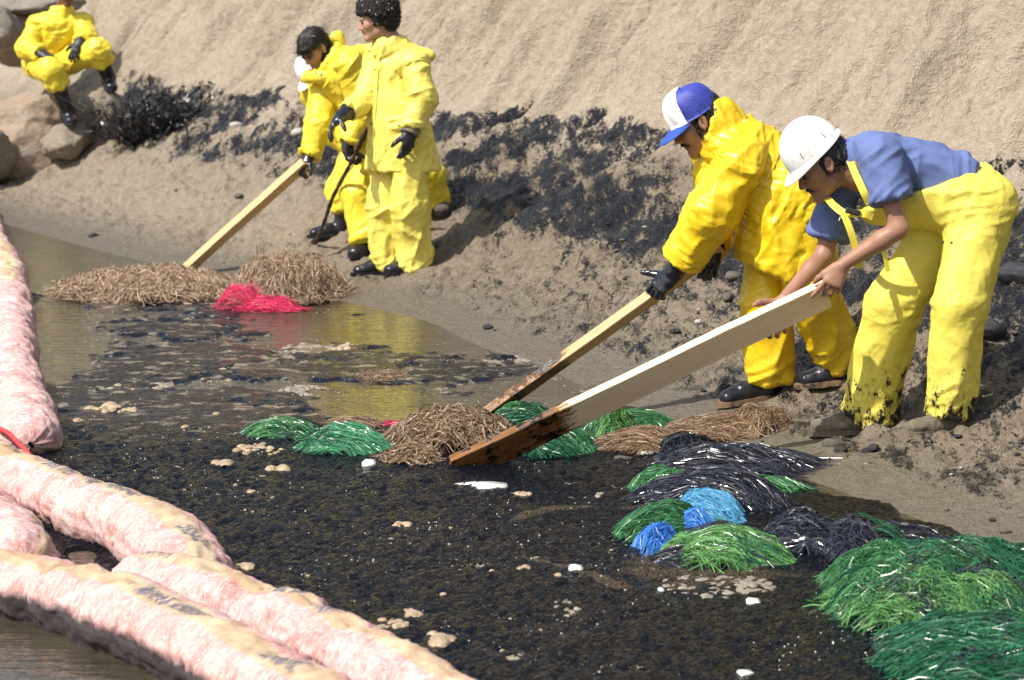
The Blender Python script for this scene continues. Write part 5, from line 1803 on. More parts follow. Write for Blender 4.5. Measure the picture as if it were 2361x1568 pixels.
def pompom(label, group, layers, name='pompom', cat='oil absorbent pompom'):
    """layers: list of (material key, X, Y, dict) - the first decides where the thing stands"""
    X, Y = layers[0][1], layers[0][2]
    c0 = GT(X, Y)
    root = empty(name, c0)
    tag(root, label, cat, group)
    k0, X0, Y0, d0 = max(layers, key=lambda q: q[3]['n'])
    if name == 'pompom' and k0 in ('green', 'green_l', 'green_d', 'mint'):
        d1 = dict(d0); d1['n'] = max(12, d0['n'] // 14); d1['spread'] = .9; d1['curl'] = 7; layers = list(layers) + [('black', X0, Y0, d1)]
        d2 = dict(d1); d2['n'] = max(14, d0['n'] // 9); layers = layers + [('green_d', X0, Y0, d2)]
    for i, (mk_, X, Y, kw) in enumerate(layers):
        c = GT(X, Y)
        kw = dict(kw)
        V, F, sh = heap(c, seed=int(X * 3 + Y + i), **kw)
        o = mesh_obj('strands', V, F, M_ST[mk_], root, smooth=False, attrs=dict(shade=sh))
        o['kind'] = 'stuff'
    return root


def build_pompoms():
    D = math.radians
    G_ = "absorbent pompoms laid along the water's edge"
    pompom("green pompom at the far left end of the pompom line", G_, [
        ('green', 655, 1003, dict(rx=.165, ry=.20, H=.075, n=620, L=.26, ang=D(-12), spread=.35, curl=2.5)),
        ('green_l', 655, 1003, dict(rx=.15, ry=.18, H=.072, n=120, L=.26, ang=D(-12), spread=.5, curl=3))])
    pompom("mint green combed pompom beside the square white chunk", G_, [
        ('mint', 790, 1036, dict(rx=.185, ry=.20, H=.105, n=900, L=.36, ang=D(-14), spread=.16, curl=2.2)),
        ('green', 790, 1036, dict(rx=.18, ry=.19, H=.10, n=150, L=.3, ang=D(-14), spread=.3, curl=3))])
    pompom("small brown wisp lying behind the mint green pompom", G_, [
        ('brown', 820, 985, dict(rx=.13, ry=.16, H=.045, n=130, L=.2, ang=D(-25), spread=.6, curl=5))])
    pompom("tangled brown pompom crossed by the long plank", G_, [
        ('brown', 1050, 1020, dict(rx=.27, ry=.34, H=.145, n=620, L=.30, ang=D(20), spread=1.2, curl=8, width=.0058, lift=.03)),
        ('green_d', 1080, 1000, dict(rx=.22, ry=.22, H=.12, n=60, L=.3, ang=D(20), spread=1.2, curl=7))])
    pompom("frayed brown clump just in front of the plank tip", G_, [
        ('brown', 950, 1060, dict(rx=.13, ry=.22, H=.05, n=220, L=.20, ang=D(10), spread=1.2, curl=8, width=.0055, lift=.02))])
    pompom("green pompom behind the plank near the narrower board", G_, [
        ('green', 1205, 968, dict(rx=.13, ry=.16, H=.09, n=420, L=.28, ang=D(25), spread=.7, curl=5)),
        ('green_d', 1200, 975, dict(rx=.12, ry=.2, H=.06, n=160, L=.28, ang=D(25), spread=.8, curl=5))])
    pompom("shaded dark green pompom under the plank", G_, [
        ('green_d', 1255, 1035, dict(rx=.21, ry=.30, H=.11, n=700, L=.30, ang=D(-50), spread=.8, curl=6)),
        ('green', 1280, 1035, dict(rx=.2, ry=.2, H=.10, n=160, L=.3, ang=D(-70), spread=.5, curl=4))])
    pompom("bright grass-green pompom just right of the plank", G_, [
        ('green_l', 1400, 1005, dict(rx=.13, ry=.26, H=.135, n=720, L=.34, ang=D(65), spread=.25, curl=3)),
        ('green', 1468, 985, dict(rx=.17, ry=.22, H=.085, n=420, L=.3, ang=D(-10), spread=.45, curl=4))])
    pompom("long brown pompom stretching up the bank below the boots", G_, [
        ('brown', 1480, 1030, dict(rx=.20, ry=.24, H=.09, n=560, L=.34, ang=D(10), spread=.4, curl=4)),
        ('brown', 1650, 1000, dict(rx=.24, ry=.22, H=.075, n=620, L=.32, ang=D(12), spread=.45, curl=4)),
        ('brown', 1745, 985, dict(rx=.13, ry=.2, H=.10, n=320, L=.22, ang=D(60), spread=.5, curl=3))])
    pompom("shiny black pompom topmost of the stack beside the bank", G_, [
        ('black', 1680, 1080, dict(rx=.30, ry=.26, H=.10, n=1100, L=.40, ang=D(-18), spread=.22, curl=2.5, width=.0038)),
        ('black', 1590, 1052, dict(rx=.13, ry=.16, H=.12, n=320, L=.26, ang=D(60), spread=.45, curl=4))])
    pompom("green and black pompom below the shiny black one", G_, [
        ('black', 1640, 1158, dict(rx=.27, ry=.26, H=.13, n=900, L=.42, ang=D(-26), spread=.2, curl=2.5, width=.0038)),
        ('green', 1545, 1138, dict(rx=.15, ry=.24, H=.115, n=560, L=.28, ang=D(25), spread=.5, curl=5)),
        ('green', 1730, 1135, dict(rx=.19, ry=.14, H=.065, n=300, L=.36, ang=D(-24), spread=.3, curl=3))])
    pompom("pale blue pompom tucked between green and black bundles", G_, [
        ('cyan', 1632, 1200, dict(rx=.13, ry=.20, H=.125, n=800, L=.24, ang=D(-30), spread=.22, curl=3, width=.003))])
    pompom("green pompom directly above the bright blue one", G_, [
        ('green', 1530, 1235, dict(rx=.15, ry=.22, H=.12, n=760, L=.28, ang=D(30), spread=.35, curl=4)),
        ('green_l', 1600, 1215, dict(rx=.14, ry=.14, H=.07, n=260, L=.3, ang=D(-20), spread=.3, curl=3))])
    pompom("bright blue double pompom tied at its waist", G_, [
        ('blue', 1520, 1268, dict(rx=.078, ry=.16, H=.10, n=420, L=.16, ang=D(60), spread=.4, curl=4, width=.003)),
        ('blue', 1600, 1246, dict(rx=.088, ry=.14, H=.115, n=420, L=.17, ang=D(-35), spread=.4, curl=4, width=.003))])
    pompom("green pompom streaked with grey oil below the blue one", G_, [
        ('green_l', 1670, 1288, dict(rx=.215, ry=.26, H=.115, n=1000, L=.36, ang=D(-24), spread=.22, curl=3)),
        ('black', 1600, 1300, dict(rx=.14, ry=.16, H=.065, n=140, L=.3, ang=D(-12), spread=.2, curl=2)),
        ('blue', 1740, 1310, dict(rx=.08, ry=.08, H=.05, n=18, L=.16, ang=D(-12), spread=.3, curl=2))])
    pompom("grey-black pompom right of the green-streaked one", G_, [
        ('black', 1860, 1255, dict(rx=.15, ry=.24, H=.12, n=620, L=.34, ang=D(-25), spread=.5, curl=5, width=.0052))])
    pompom("black pompom mixed with green strands beside the big green heap", G_, [
        ('black', 1975, 1270, dict(rx=.15, ry=.26, H=.11, n=560, L=.34, ang=D(70), spread=.5, curl=5, width=.0052)),
        ('black', 2070, 1245, dict(rx=.15, ry=.2, H=.05, n=260, L=.34, ang=D(-10), spread=.4, curl=3)),
        ('green_d', 1990, 1262, dict(rx=.18, ry=.22, H=.11, n=90, L=.34, ang=D(-10), spread=.7, curl=5))])
    pompom("biggest green pompom heap at the right edge", G_, [
        ('green', 2170, 1395, dict(rx=.335, ry=.50, H=.21, n=3200, L=.38, ang=D(-35), spread=.75, curl=6, width=.0038, lift=.02)),
        ('green_l', 2150, 1418, dict(rx=.30, ry=.40, H=.185, n=900, L=.34, ang=D(-50), spread=.6, curl=5, width=.0038, lift=.02)),
        ('green_d', 2310, 1375, dict(rx=.22, ry=.42, H=.19, n=700, L=.38, ang=D(0), spread=.7, curl=6))])
    pompom("dark blue-green pompom in the bottom right corner", G_, [
        ('green_d', 2290, 1530, dict(rx=.33, ry=.46, H=.125, n=1500, L=.40, ang=D(5), spread=.45, curl=4, width=.0038)),
        ('mint', 2300, 1540, dict(rx=.3, ry=.36, H=.11, n=220, L=.36, ang=D(5), spread=.5, curl=4))])
    pompom("long flat mat of straw-coloured strands floating under the pale board", None, [
        ('straw', 345, 672, dict(rx=.52, ry=.70, H=.085, n=2900, L=.40, ang=D(0), spread=.9, curl=12, width=.0060, lift=.06, fray=2.0))], 'absorbent_mat', 'absorbent mat')
    pompom("round mound of tangled straw-coloured strands at the standing men's feet", None, [
        ('straw', 660, 684, dict(rx=.29, ry=.46, H=.25, n=2300, L=.50, ang=D(-20), spread=1.6, curl=13, width=.0060, lift=.085, fray=1.6)),
        ('straw', 640, 690, dict(rx=.30, ry=.5, H=.24, n=60, L=.3, ang=D(60), spread=1.3, curl=3, width=.005, lift=.12))], 'absorbent_mound', 'absorbent mound')
    pompom("bright red plastic netting draped across the straw mound", None, [
        ('red', 565, 700, dict(rx=.15, ry=.42, H=.150, n=380, L=.26, ang=D(-25), spread=.6, curl=7, width=.0026, fray=2)),
        ('red', 625, 711, dict(rx=.17, ry=.24, H=.080, n=300, L=.28, ang=D(-18), spread=.5, curl=7, width=.0026, fray=2)),
        ('red', 600, 716, dict(rx=.25, ry=.08, H=.03, n=60, L=.4, ang=D(0), spread=.2, curl=3, width=.0035))], 'plastic_netting', 'netting')
    pompom("small wisp of brown weed drifting in the open oily water", None, [
        ('brown', 880, 873, dict(rx=.13, ry=.2, H=.016, n=200, L=.14, ang=D(20), spread=1.2, curl=6, width=.003, lift=.015))], 'drifting_weed', 'weed')
    pompom("thin dark red rope scraps behind the green pompoms", None, [
        ('red', 930, 986, dict(rx=.14, ry=.12, H=.02, n=26, L=.2, ang=D(0), spread=.3, curl=4, width=.004))], 'rope_scrap', 'rope')


build_pompoms()


# ------------------------------------------------------------------ booms
def mat_boom():
    m = N("netted_boom_fabric")
    su, sv, stripe, mark = m.attr('su'), m.attr('sv'), m.attr('stripe'), m.attr('mark')
    co = m.co(1.0)
    uv = m.n('ShaderNodeCombineXYZ', i_0=su, i_1=sv, i_2=0.0).outputs[0]
    mesh_ = m.n('ShaderNodeTexVoronoi', feature='F1')
    m.put(mesh_.inputs['Vector'], uv); mesh_.inputs['Scale'].default_value = 210; mesh_.inputs['Randomness'].default_value = .35
    n1 = m.noise(co, 7, 5, 0.65); n2 = m.noise(co, 70, 4, 0.7)
    wr = m.noise(m.n('ShaderNodeMapping', i_Vector=uv, i_Scale=(150, 9, 1)).outputs[0], 1.0, 4, 0.7)
    pink = m.ramp(m.math('ADD', m.math('MULTIPLY', n1, .38), m.math('MULTIPLY', wr, .62)), [(0.34, (0.44, 0.13, 0.11)), (0.48, (0.61, 0.35, 0.325)), (0.61, (0.73, 0.60, 0.575))])
    pink = m.mix(m.math('MULTIPLY', m.math('SUBTRACT', n2, .53), 6.0, clamp=True), pink, (0.75, 0.65, 0.63))
    pink = m.mix(m.math('MULTIPLY', m.math('SUBTRACT', mesh_.outputs[0], .42), 2.0, clamp=True), pink, (0.48, 0.16, 0.14))
    tan = m.ramp(n1, [(0.35, (0.42, 0.29, 0.16)), (0.65, (0.62, 0.50, 0.33))])
    col = m.mix(stripe, pink, tan)
    sc = m.noise(m.n('ShaderNodeMapping', i_Vector=uv, i_Scale=(90, 16, 1), i_Rotation=(0, 0, .25)).outputs[0], 1.0, 2, 0.6)
    mk_ = m.math('MULTIPLY', mark, m.math('MULTIPLY', m.math('SUBTRACT', sc, .40), 9.0, clamp=True), clamp=True)
    col = m.mix(mk_, col, (0.135, 0.125, 0.155))
    z = m.attr('wl')
    gr = m.math('ADD', z, m.math('MULTIPLY', m.math('SUBTRACT', m.noise(co, 24, 5, .7), .5), .05))
    gm = m.math('MULTIPLY', m.math('SUBTRACT', .035, gr), 30.0, clamp=True)
    col = m.mix(gm, col, (0.045, 0.035, 0.038))
    h = m.math('ADD', m.math('MULTIPLY', n2, .6), m.math('ADD', m.math('MULTIPLY', mesh_.outputs[0], .5), wr))
    return m.out(col, .75, m.bump(h, 0.8, 0.006), Specular_IOR_Level=.35)


M_BOOM = mat_boom()


def boom(px, r, label, seed, ends=(True, True), stripe_at=.25, z=.055, marks=(), squash=.9, pinch=(), grime=0.0):
    pts = spline([G0(x, y, z) for x, y in px], 60)
    seg = np.linalg.norm(np.diff(pts, axis=0), axis=1); L = seg.sum(); s_ = np.concatenate([[0], seg.cumsum()])
    n = max(60, int(L / .011)); k = 76
    ss = np.linspace(0, L, n)
    C = np.stack([np.interp(ss, s_, pts[:, i]) for i in range(3)], 1)
    T = np.gradient(C, axis=0); T /= np.linalg.norm(T, axis=1)[:, None]
    S = np.cross(T, [0, 0, 1.0]); S /= np.linalg.norm(S, axis=1)[:, None]; U = np.cross(S, T)
    a = np.linspace(0, 2 * math.pi, k, endpoint=False)
    A, SS = np.meshgrid(a, ss)
    R = np.full_like(A, r)
    if ends[0]: R = R * np.sqrt(np.clip(1 - (1 - np.clip(SS / (r * 1.15), 0, 1)) ** 2, 0.003, 1))
    if ends[1]: R = R * np.sqrt(np.clip(1 - (1 - np.clip((L - SS) / (r * 1.15), 0, 1)) ** 2, 0.003, 1))
    bx, by = np.cos(A), np.sin(A)
    for pf in pinch: R = R * (1 - .26 * np.exp(-((SS - pf * L + .05 * bx) / .045) ** 2))
    R = R * (1 + .20 * noise3(SS * 2.6, seed, .3) - .16 * np.exp(-((SS - (.42 + .1 * math.sin(seed)) * L) / .05) ** 2) + .12 * noise3(SS * 3.5 + bx, by * 1.1, seed + .7))
    tw = SS * 20 + A * 1.5
    R = R + .0095 * (1 - 2.4 * np.abs(noise3(SS * 13 + by * 1.0, bx * 2.0, by * 2.0 + seed))) + .006 * (1 - 2.4 * np.abs(noise3(SS * 30 + bx * 2.2, bx * 3, by * 3 + seed)))
    R = R + .0025 * noise3(SS * 75, bx * 10, by * 10 + seed)
    PV = C[:, None, :] + S[:, None, :] * (bx * R)[..., None] + U[:, None, :] * (by * R * squash)[..., None]
    PV[..., 2] = np.maximum(PV[..., 2], -.10)
    idx = np.arange(n * k).reshape(n, k); j = np.roll(idx, -1, axis=1)
    F = np.stack([idx[:-1], idx[1:], j[1:], j[:-1]], -1).reshape(-1, 4)
    # stripe of tape along the top with worn dark print
    da = (A - (math.pi / 2 + stripe_at) - .35 * noise3(SS * 1.5, seed, 2.0) + math.pi) % (2 * math.pi) - math.pi
    st = sm(.42, .33, np.abs(da))
    mk_ = np.zeros_like(A)
    for lo, hi in marks: mk_ = np.maximum(mk_, sm(lo * L, lo * L + .012, SS) * sm(hi * L, hi * L - .012, SS) * sm(.27, .2, np.abs(da)))
    o = mesh_obj('boom', PV.reshape(-1, 3), F, M_BOOM, None, attrs=dict(su=SS.ravel(), sv=(A * r).ravel(), stripe=(st * .85).ravel(), mark=mk_.ravel(), wl=(PV[..., 2] - grime).ravel()))
    tag(o, label, 'floating boom', 'floating oil booms')
    return o, pts


def build_booms():
    boom([(-90, 420), (-48, 500), (-22, 570), (12, 640), (18, 712)], .125, "reddest far boom segment at the left edge", 3.3, stripe_at=.1, ends=(True, True), pinch=(.35, .62, .8), grime=.02)
    boom([(16, 690), (22, 770), (24, 850), (40, 930), (72, 1025)], .130, "pink boom segment ending in a rounded white tip", 5.9, ends=(True, True), stripe_at=2.4, pinch=(.22, .45, .68))
    boom([(-170, 1020), (-60, 1075), (80, 1130), (200, 1185), (320, 1228), (405, 1285), (452, 1350)], .130, "far pink boom with tan tape and worn grey print bending towards the black oil", 8.1,
         ends=(True, True), stripe_at=.18, marks=((.42, .50), (.515, .60), (.61, .70), (.86, .97)), pinch=(.33, .58))
    boom([(270, 1352), (420, 1380), (560, 1415), (720, 1478), (880, 1560), (1040, 1650), (1220, 1760)], .118, "middle pale boom starting under the bent one and leaving at the bottom", 12.4,
         ends=(True, True), stripe_at=.15, marks=((.02, .10), (.30, .36), (.40, .47)), pinch=(.28, .52))
    boom([(-230, 1090), (-120, 1150), (-20, 1215), (62, 1300)], .125, "short front boom segment at the left edge behind the nearest one", 15.0, stripe_at=1.2, ends=(True, True), marks=((.82, .95),))
    boom([(-260, 1300), (-80, 1345), (90, 1375), (250, 1420), (400, 1480), (560, 1565), (720, 1665), (850, 1760)], .140, "nearest fat pink boom with black grime along its waterline", 18.2,
         ends=(True, True), stripe_at=.0, marks=((.45, .52), (.53, .60), (.75, .84)), pinch=(.3,), grime=.07)
    # red draw cords
    M_CORD = mat_simple('red_cord', (0.50, 0.04, 0.04), .6, .2)
    for pts, lb in (([(-10, 985), (20, 1000), (45, 1025), (68, 1050), (82, 1085)], "frayed red draw cord hanging over the rounded boom tip"),
                    ([(-10, 768), (15, 758), (35, 745), (48, 742)], "thin red cord lying across the left boom above its tip")):
        q = [P(x, y, G0(x, y, .1)[1] - .06) for x, y in pts]
        V, F = tube_mesh(spline(q, 24), .011, 7)
        tag(mesh_obj('draw_cord', V, F, M_CORD, None), lb, 'cord')


build_booms()


# ------------------------------------------------------------------ rocks, stones, foam, bush
def mat_rock(name, cols, lichen=None):
    m = N(name)
    co = m.co(1.0)
    n1 = m.noise(co, 3.5, 6, .65); n2 = m.noise(co, 22, 6, .7)
    col = m.ramp(n1, cols)
    col = m.mix(.45, col, m.ramp(n2, [(0.3, tuple(v * .55 for v in cols[0][1])), (0.65, cols[-1][1])]))
    return m.out(col, .85, m.bump(m.math('ADD', n1, n2), .9, .04))


M_ROCK_O = mat_rock('orange_brown_rock', [(0.35, (0.30, 0.26, 0.21)), (0.5, (0.33, 0.20, 0.12)), (0.65, (0.38, 0.34, 0.28))])
M_ROCK_G = mat_rock('grey_rock', [(0.3, (0.16, 0.14, 0.12)), (0.7, (0.32, 0.28, 0.235))])
M_ROCK_T = mat_rock('tan_rock', [(0.3, (0.20, 0.165, 0.125)), (0.7, (0.34, 0.285, 0.22))])
M_STONE = [mat_simple('oil_wet_stone', (0.022, 0.022, 0.028), .33, .5, 40, .6, .008), mat_simple('grey_brown_stone', (0.11, 0.095, 0.08), .8, .4, 40, .6, .008),
           mat_simple('pale_stone', (0.40, 0.37, 0.32), .8, .2, 40, .5, .006)]


def rock_mesh(c, r, seed, sub=4, rough=.22, facet=.0):
    bm = bmesh.new(); bmesh.ops.create_icosphere(bm, subdivisions=sub, radius=1.0)
    V = np.array([v.co[:] for v in bm.verts]); F = [[v.index for v in f.verts] for f in bm.faces]; bm.free()
    rs = np.random.default_rng(seed)
    for _ in range(9):
        nn = unit(rs.normal(size=3)); d = rs.uniform(.62, .9)
        e = V @ nn - d
        V = V - np.outer(np.maximum(e, 0) * .97, nn)
    V = V * (1 + rough * 1.5 * fbm(V[:, 0] * 1.6 + seed, V[:, 1] * 1.4, V[:, 2] * 1.4, 5, .5) * .5)[:, None]
    return c + V * np.asarray(r), F


def rock(name, c, r, mat, label, seed, cat='rock', group=None, sub=4):
    V, F = rock_mesh(np.asarray(c, float), r, seed, sub)
    return tag(mesh_obj(name, V, F, mat, None), label, cat, group)


def build_rocks():
    D = PEOPLE['D']; pel = D['pel']
    top = pel[2] - .17
    rock('boulder', (pel[0] - .20, pel[1] + .12, top - .52), (.74, .58, .54), M_ROCK_O, "big orange-brown boulder the seated man is on", 4, 'boulder', sub=5)
    aR, aL = D['anR'], D['anL']
    rock('rock', (aR[0] - .05, aR[1] + .05, aR[2] - .09 - .16), (.24, .30, .16), M_ROCK_T, "rounded tan rock under the seated man's lower boot", 11)
    rock('rock', (aL[0] + .02, aL[1] + .10, aL[2] - .09 - .20), (.20, .34, .20), M_ROCK_T, "half-buried tan rock under the seated man's raised boot", 13)
    rock('rock', P(-30, 350, 24.1), (.26, .3, .26), M_ROCK_T, "dark rock below the boulder at the left edge", 15)
    rock('rock', P(0, 70, 25.3), (.24, .3, .22), M_ROCK_G, "grey rock beside the seated man's shoulder at the left edge", 17)
    rock('rock', P(60, 10, 26.0), (.60, .4, .13), M_ROCK_G, "flat rock slab behind the seated man's head", 18)
    rock('rock', P(62, 80, 26.0), (.45, .35, .30), M_ROCK_O, "brown rock filling the gap behind the seated man", 19)
    # stones of the bank
    rs = np.random.default_rng(21)
    protos = []
    for i in range(7):
        V, F = rock_mesh(np.zeros(3), (1, rs.uniform(.7, 1), rs.uniform(.5, .7)), 40 + i, 2)
        for mt in M_STONE:
            me = bpy.data.meshes.new('stone'); me.from_pydata([tuple(v) for v in V], [], F); me.materials.append(mt)
            me.polygons.foreach_set('use_smooth', [True] * len(F)); protos.append(me)
    named = [(1692, 645, .052, 1, "larger muddy stone between the cap man's legs and the narrower board"), (1678, 690, .045, 1, "squarish muddy stone just below the larger muddy one"),
             (1648, 622, .030, 0, "blue-black wet stone below the end of the narrower board"), (1822, 712, .05, 0, "dark stone behind the plank near the gripping fingers"),
             (1612, 745, .026, 2, "pale stone on the bank above the long plank"), (545, 292, .055, 2, "white stone on the tarry band below the cliff, left one"),
             (690, 312, .075, 2, "flat pale stone on the tarry band left of the bending man"), (1555, 770, .03, 0, "black pebble above the middle of the plank"),
             (2285, 770, .085, 0, "big black tarry lump beside the bib trousers"), (2345, 650, .10, 0, "glossy tar lump at the right edge level with the trousers' knee"),
             (2045, 975, .03, 0, "dark pebble between the muddy shoes"), (1490, 1052, .045, 2, "smooth tan stone in front of the long brown pompom"),
             (1435, 1066, .04, 1, "brown stone beside the smooth tan one at the water")]
    for X, Y, r, mi, lb in named:
        g = GT(X, Y)
        o = bpy.data.objects.new('stone', protos[int(rs.integers(7)) * 3 + mi]); COL.objects.link(o)
        o.location = g + np.array([0, 0, r * .2]); o.scale = (r * 1.15, r, r); o.rotation_euler = (0, 0, rs.uniform(0, 6))
        tag(o, lb, 'stone')
    cnt = 0
    kinds = [("oil-wet black pebble on the muddy bank", 'black pebbles on the bank'), ("dull brown pebble on the muddy bank", 'brown pebbles on the bank'), ("pale pebble on the muddy bank", 'pale pebbles on the bank')]
    while cnt < 230:
        X, Y = rs.uniform(20, 2360), rs.uniform(300, 1240)
        if rs.uniform() > (0.15 + .85 * (X / 2361)): continue
        g = GT(X, Y)
        if g[2] < .015 or g[2] > 1.0: continue
        r = min(.035, .006 + rs.exponential(.0075))
        mi = int(rs.choice([0, 0, 0, 1, 1, 2]))
        if mi == 2: r *= .6
        o = bpy.data.objects.new('pebble', protos[int(rs.integers(7)) * 3 + mi]); COL.objects.link(o)
        o.location = g + np.array([0, 0, r * .25]); o.scale = (r * 1.2, r, r); o.rotation_euler = (rs.uniform(-.3, .3), 0, rs.uniform(0, 6))
        tag(o, kinds[mi][0], 'pebble', kinds[mi][1])
        cnt += 1


def mat_foam(name, c1, c2):
    m = N(name)
    co = m.co(1.0)
    n = m.noise(co, 35, 4, .6); v = m.vor(co, 90)
    col = m.ramp(n, [(0.3, c1), (0.7, c2)])
    return m.out(col, .5, m.bump(v, .5, .006), Specular_IOR_Level=.4)


M_FOAM = mat_foam('tan_foam', (0.24, 0.165, 0.095), (0.46, 0.36, 0.24))
M_SCUM = mat_foam('grey_scum', (0.15, 0.12, 0.095), (0.33, 0.28, 0.22))
M_POLY_GLINT = mat_simple('white_polystyrene_and_glint', (0.82, 0.82, 0.76), .7, .05, 120, .4, .003)


def clump_mesh(w, d, H, n, seed, cell):
    rs = np.random.default_rng(seed)
    nx, ny = max(10, int(2.4 * w / cell)), max(8, int(2.4 * d / (cell * 1.6)))
    X, Y = np.meshgrid(np.linspace(-1.2 * w, 1.2 * w, nx), np.linspace(-1.2 * d, 1.2 * d, ny))
    Z = np.full(X.shape, -.008)
    for i in range(n):
        a = rs.uniform(0, 6.28); r = math.sqrt(rs.uniform(0, 1)) * .85
        cx, cy = math.cos(a) * r * w, math.sin(a) * r * d
        if float(noise3(np.array([cx * 9.]), np.array([cy * 9.]), seed * 1.37)[0]) < -.12 and n > 6: continue
        q = H * rs.uniform(.45, 1.0) + H * 1.1 * rs.uniform(0, 1) ** 4
        e = q * q * 1.7 - (X - cx) ** 2 - ((Y - cy) * .8) ** 2
        Z = np.where(e > 0, np.maximum(Z, np.sqrt(np.clip(e, 0, None)) * .8 - .004), Z)
    return X, Y, Z


def foam(X, Y, wpx, label, mat, seed, H=.011, dpt=1.6, n=None, name='foam_clump', cat='foam', group=None):
    c = G0(X, Y, .010 if Y > 880 else .001)
    s_ = 0.5055 * (Y + 84) * .995
    w = wpx / s_ / 2
    d = w * dpt
    n = n or int(6 + w * d * 6500)
    H = min(H, w * .30 + .002)
    if mat is M_SCUM: H *= .72; n = int(n * 2.2)
    gx, gy, gz = clump_mesh(w, d, H, n, seed, .0034 + w * .009)
    if mat is M_SCUM: gz = np.where(gz > -.0075, gz * .55, gz)
    idx = np.arange(gx.size).reshape(gx.shape)
    K = (gz > -.0075)
    Kc = K[:-1, :-1] | K[1:, :-1] | K[:-1, 1:] | K[1:, 1:]
    F = np.stack([idx[:-1, :-1], idx[:-1, 1:], idx[1:, 1:], idx[1:, :-1]], -1)[Kc]
    if len(F) == 0: return
    used = np.unique(F); mp = np.full(gx.size, -1); mp[used] = np.arange(len(used))
    V = np.stack([gx, gy, gz], -1).reshape(-1, 3)[used] + c
    o = mesh_obj(name, V, mp[F], mat, None)
    tag(o, label, cat, group)


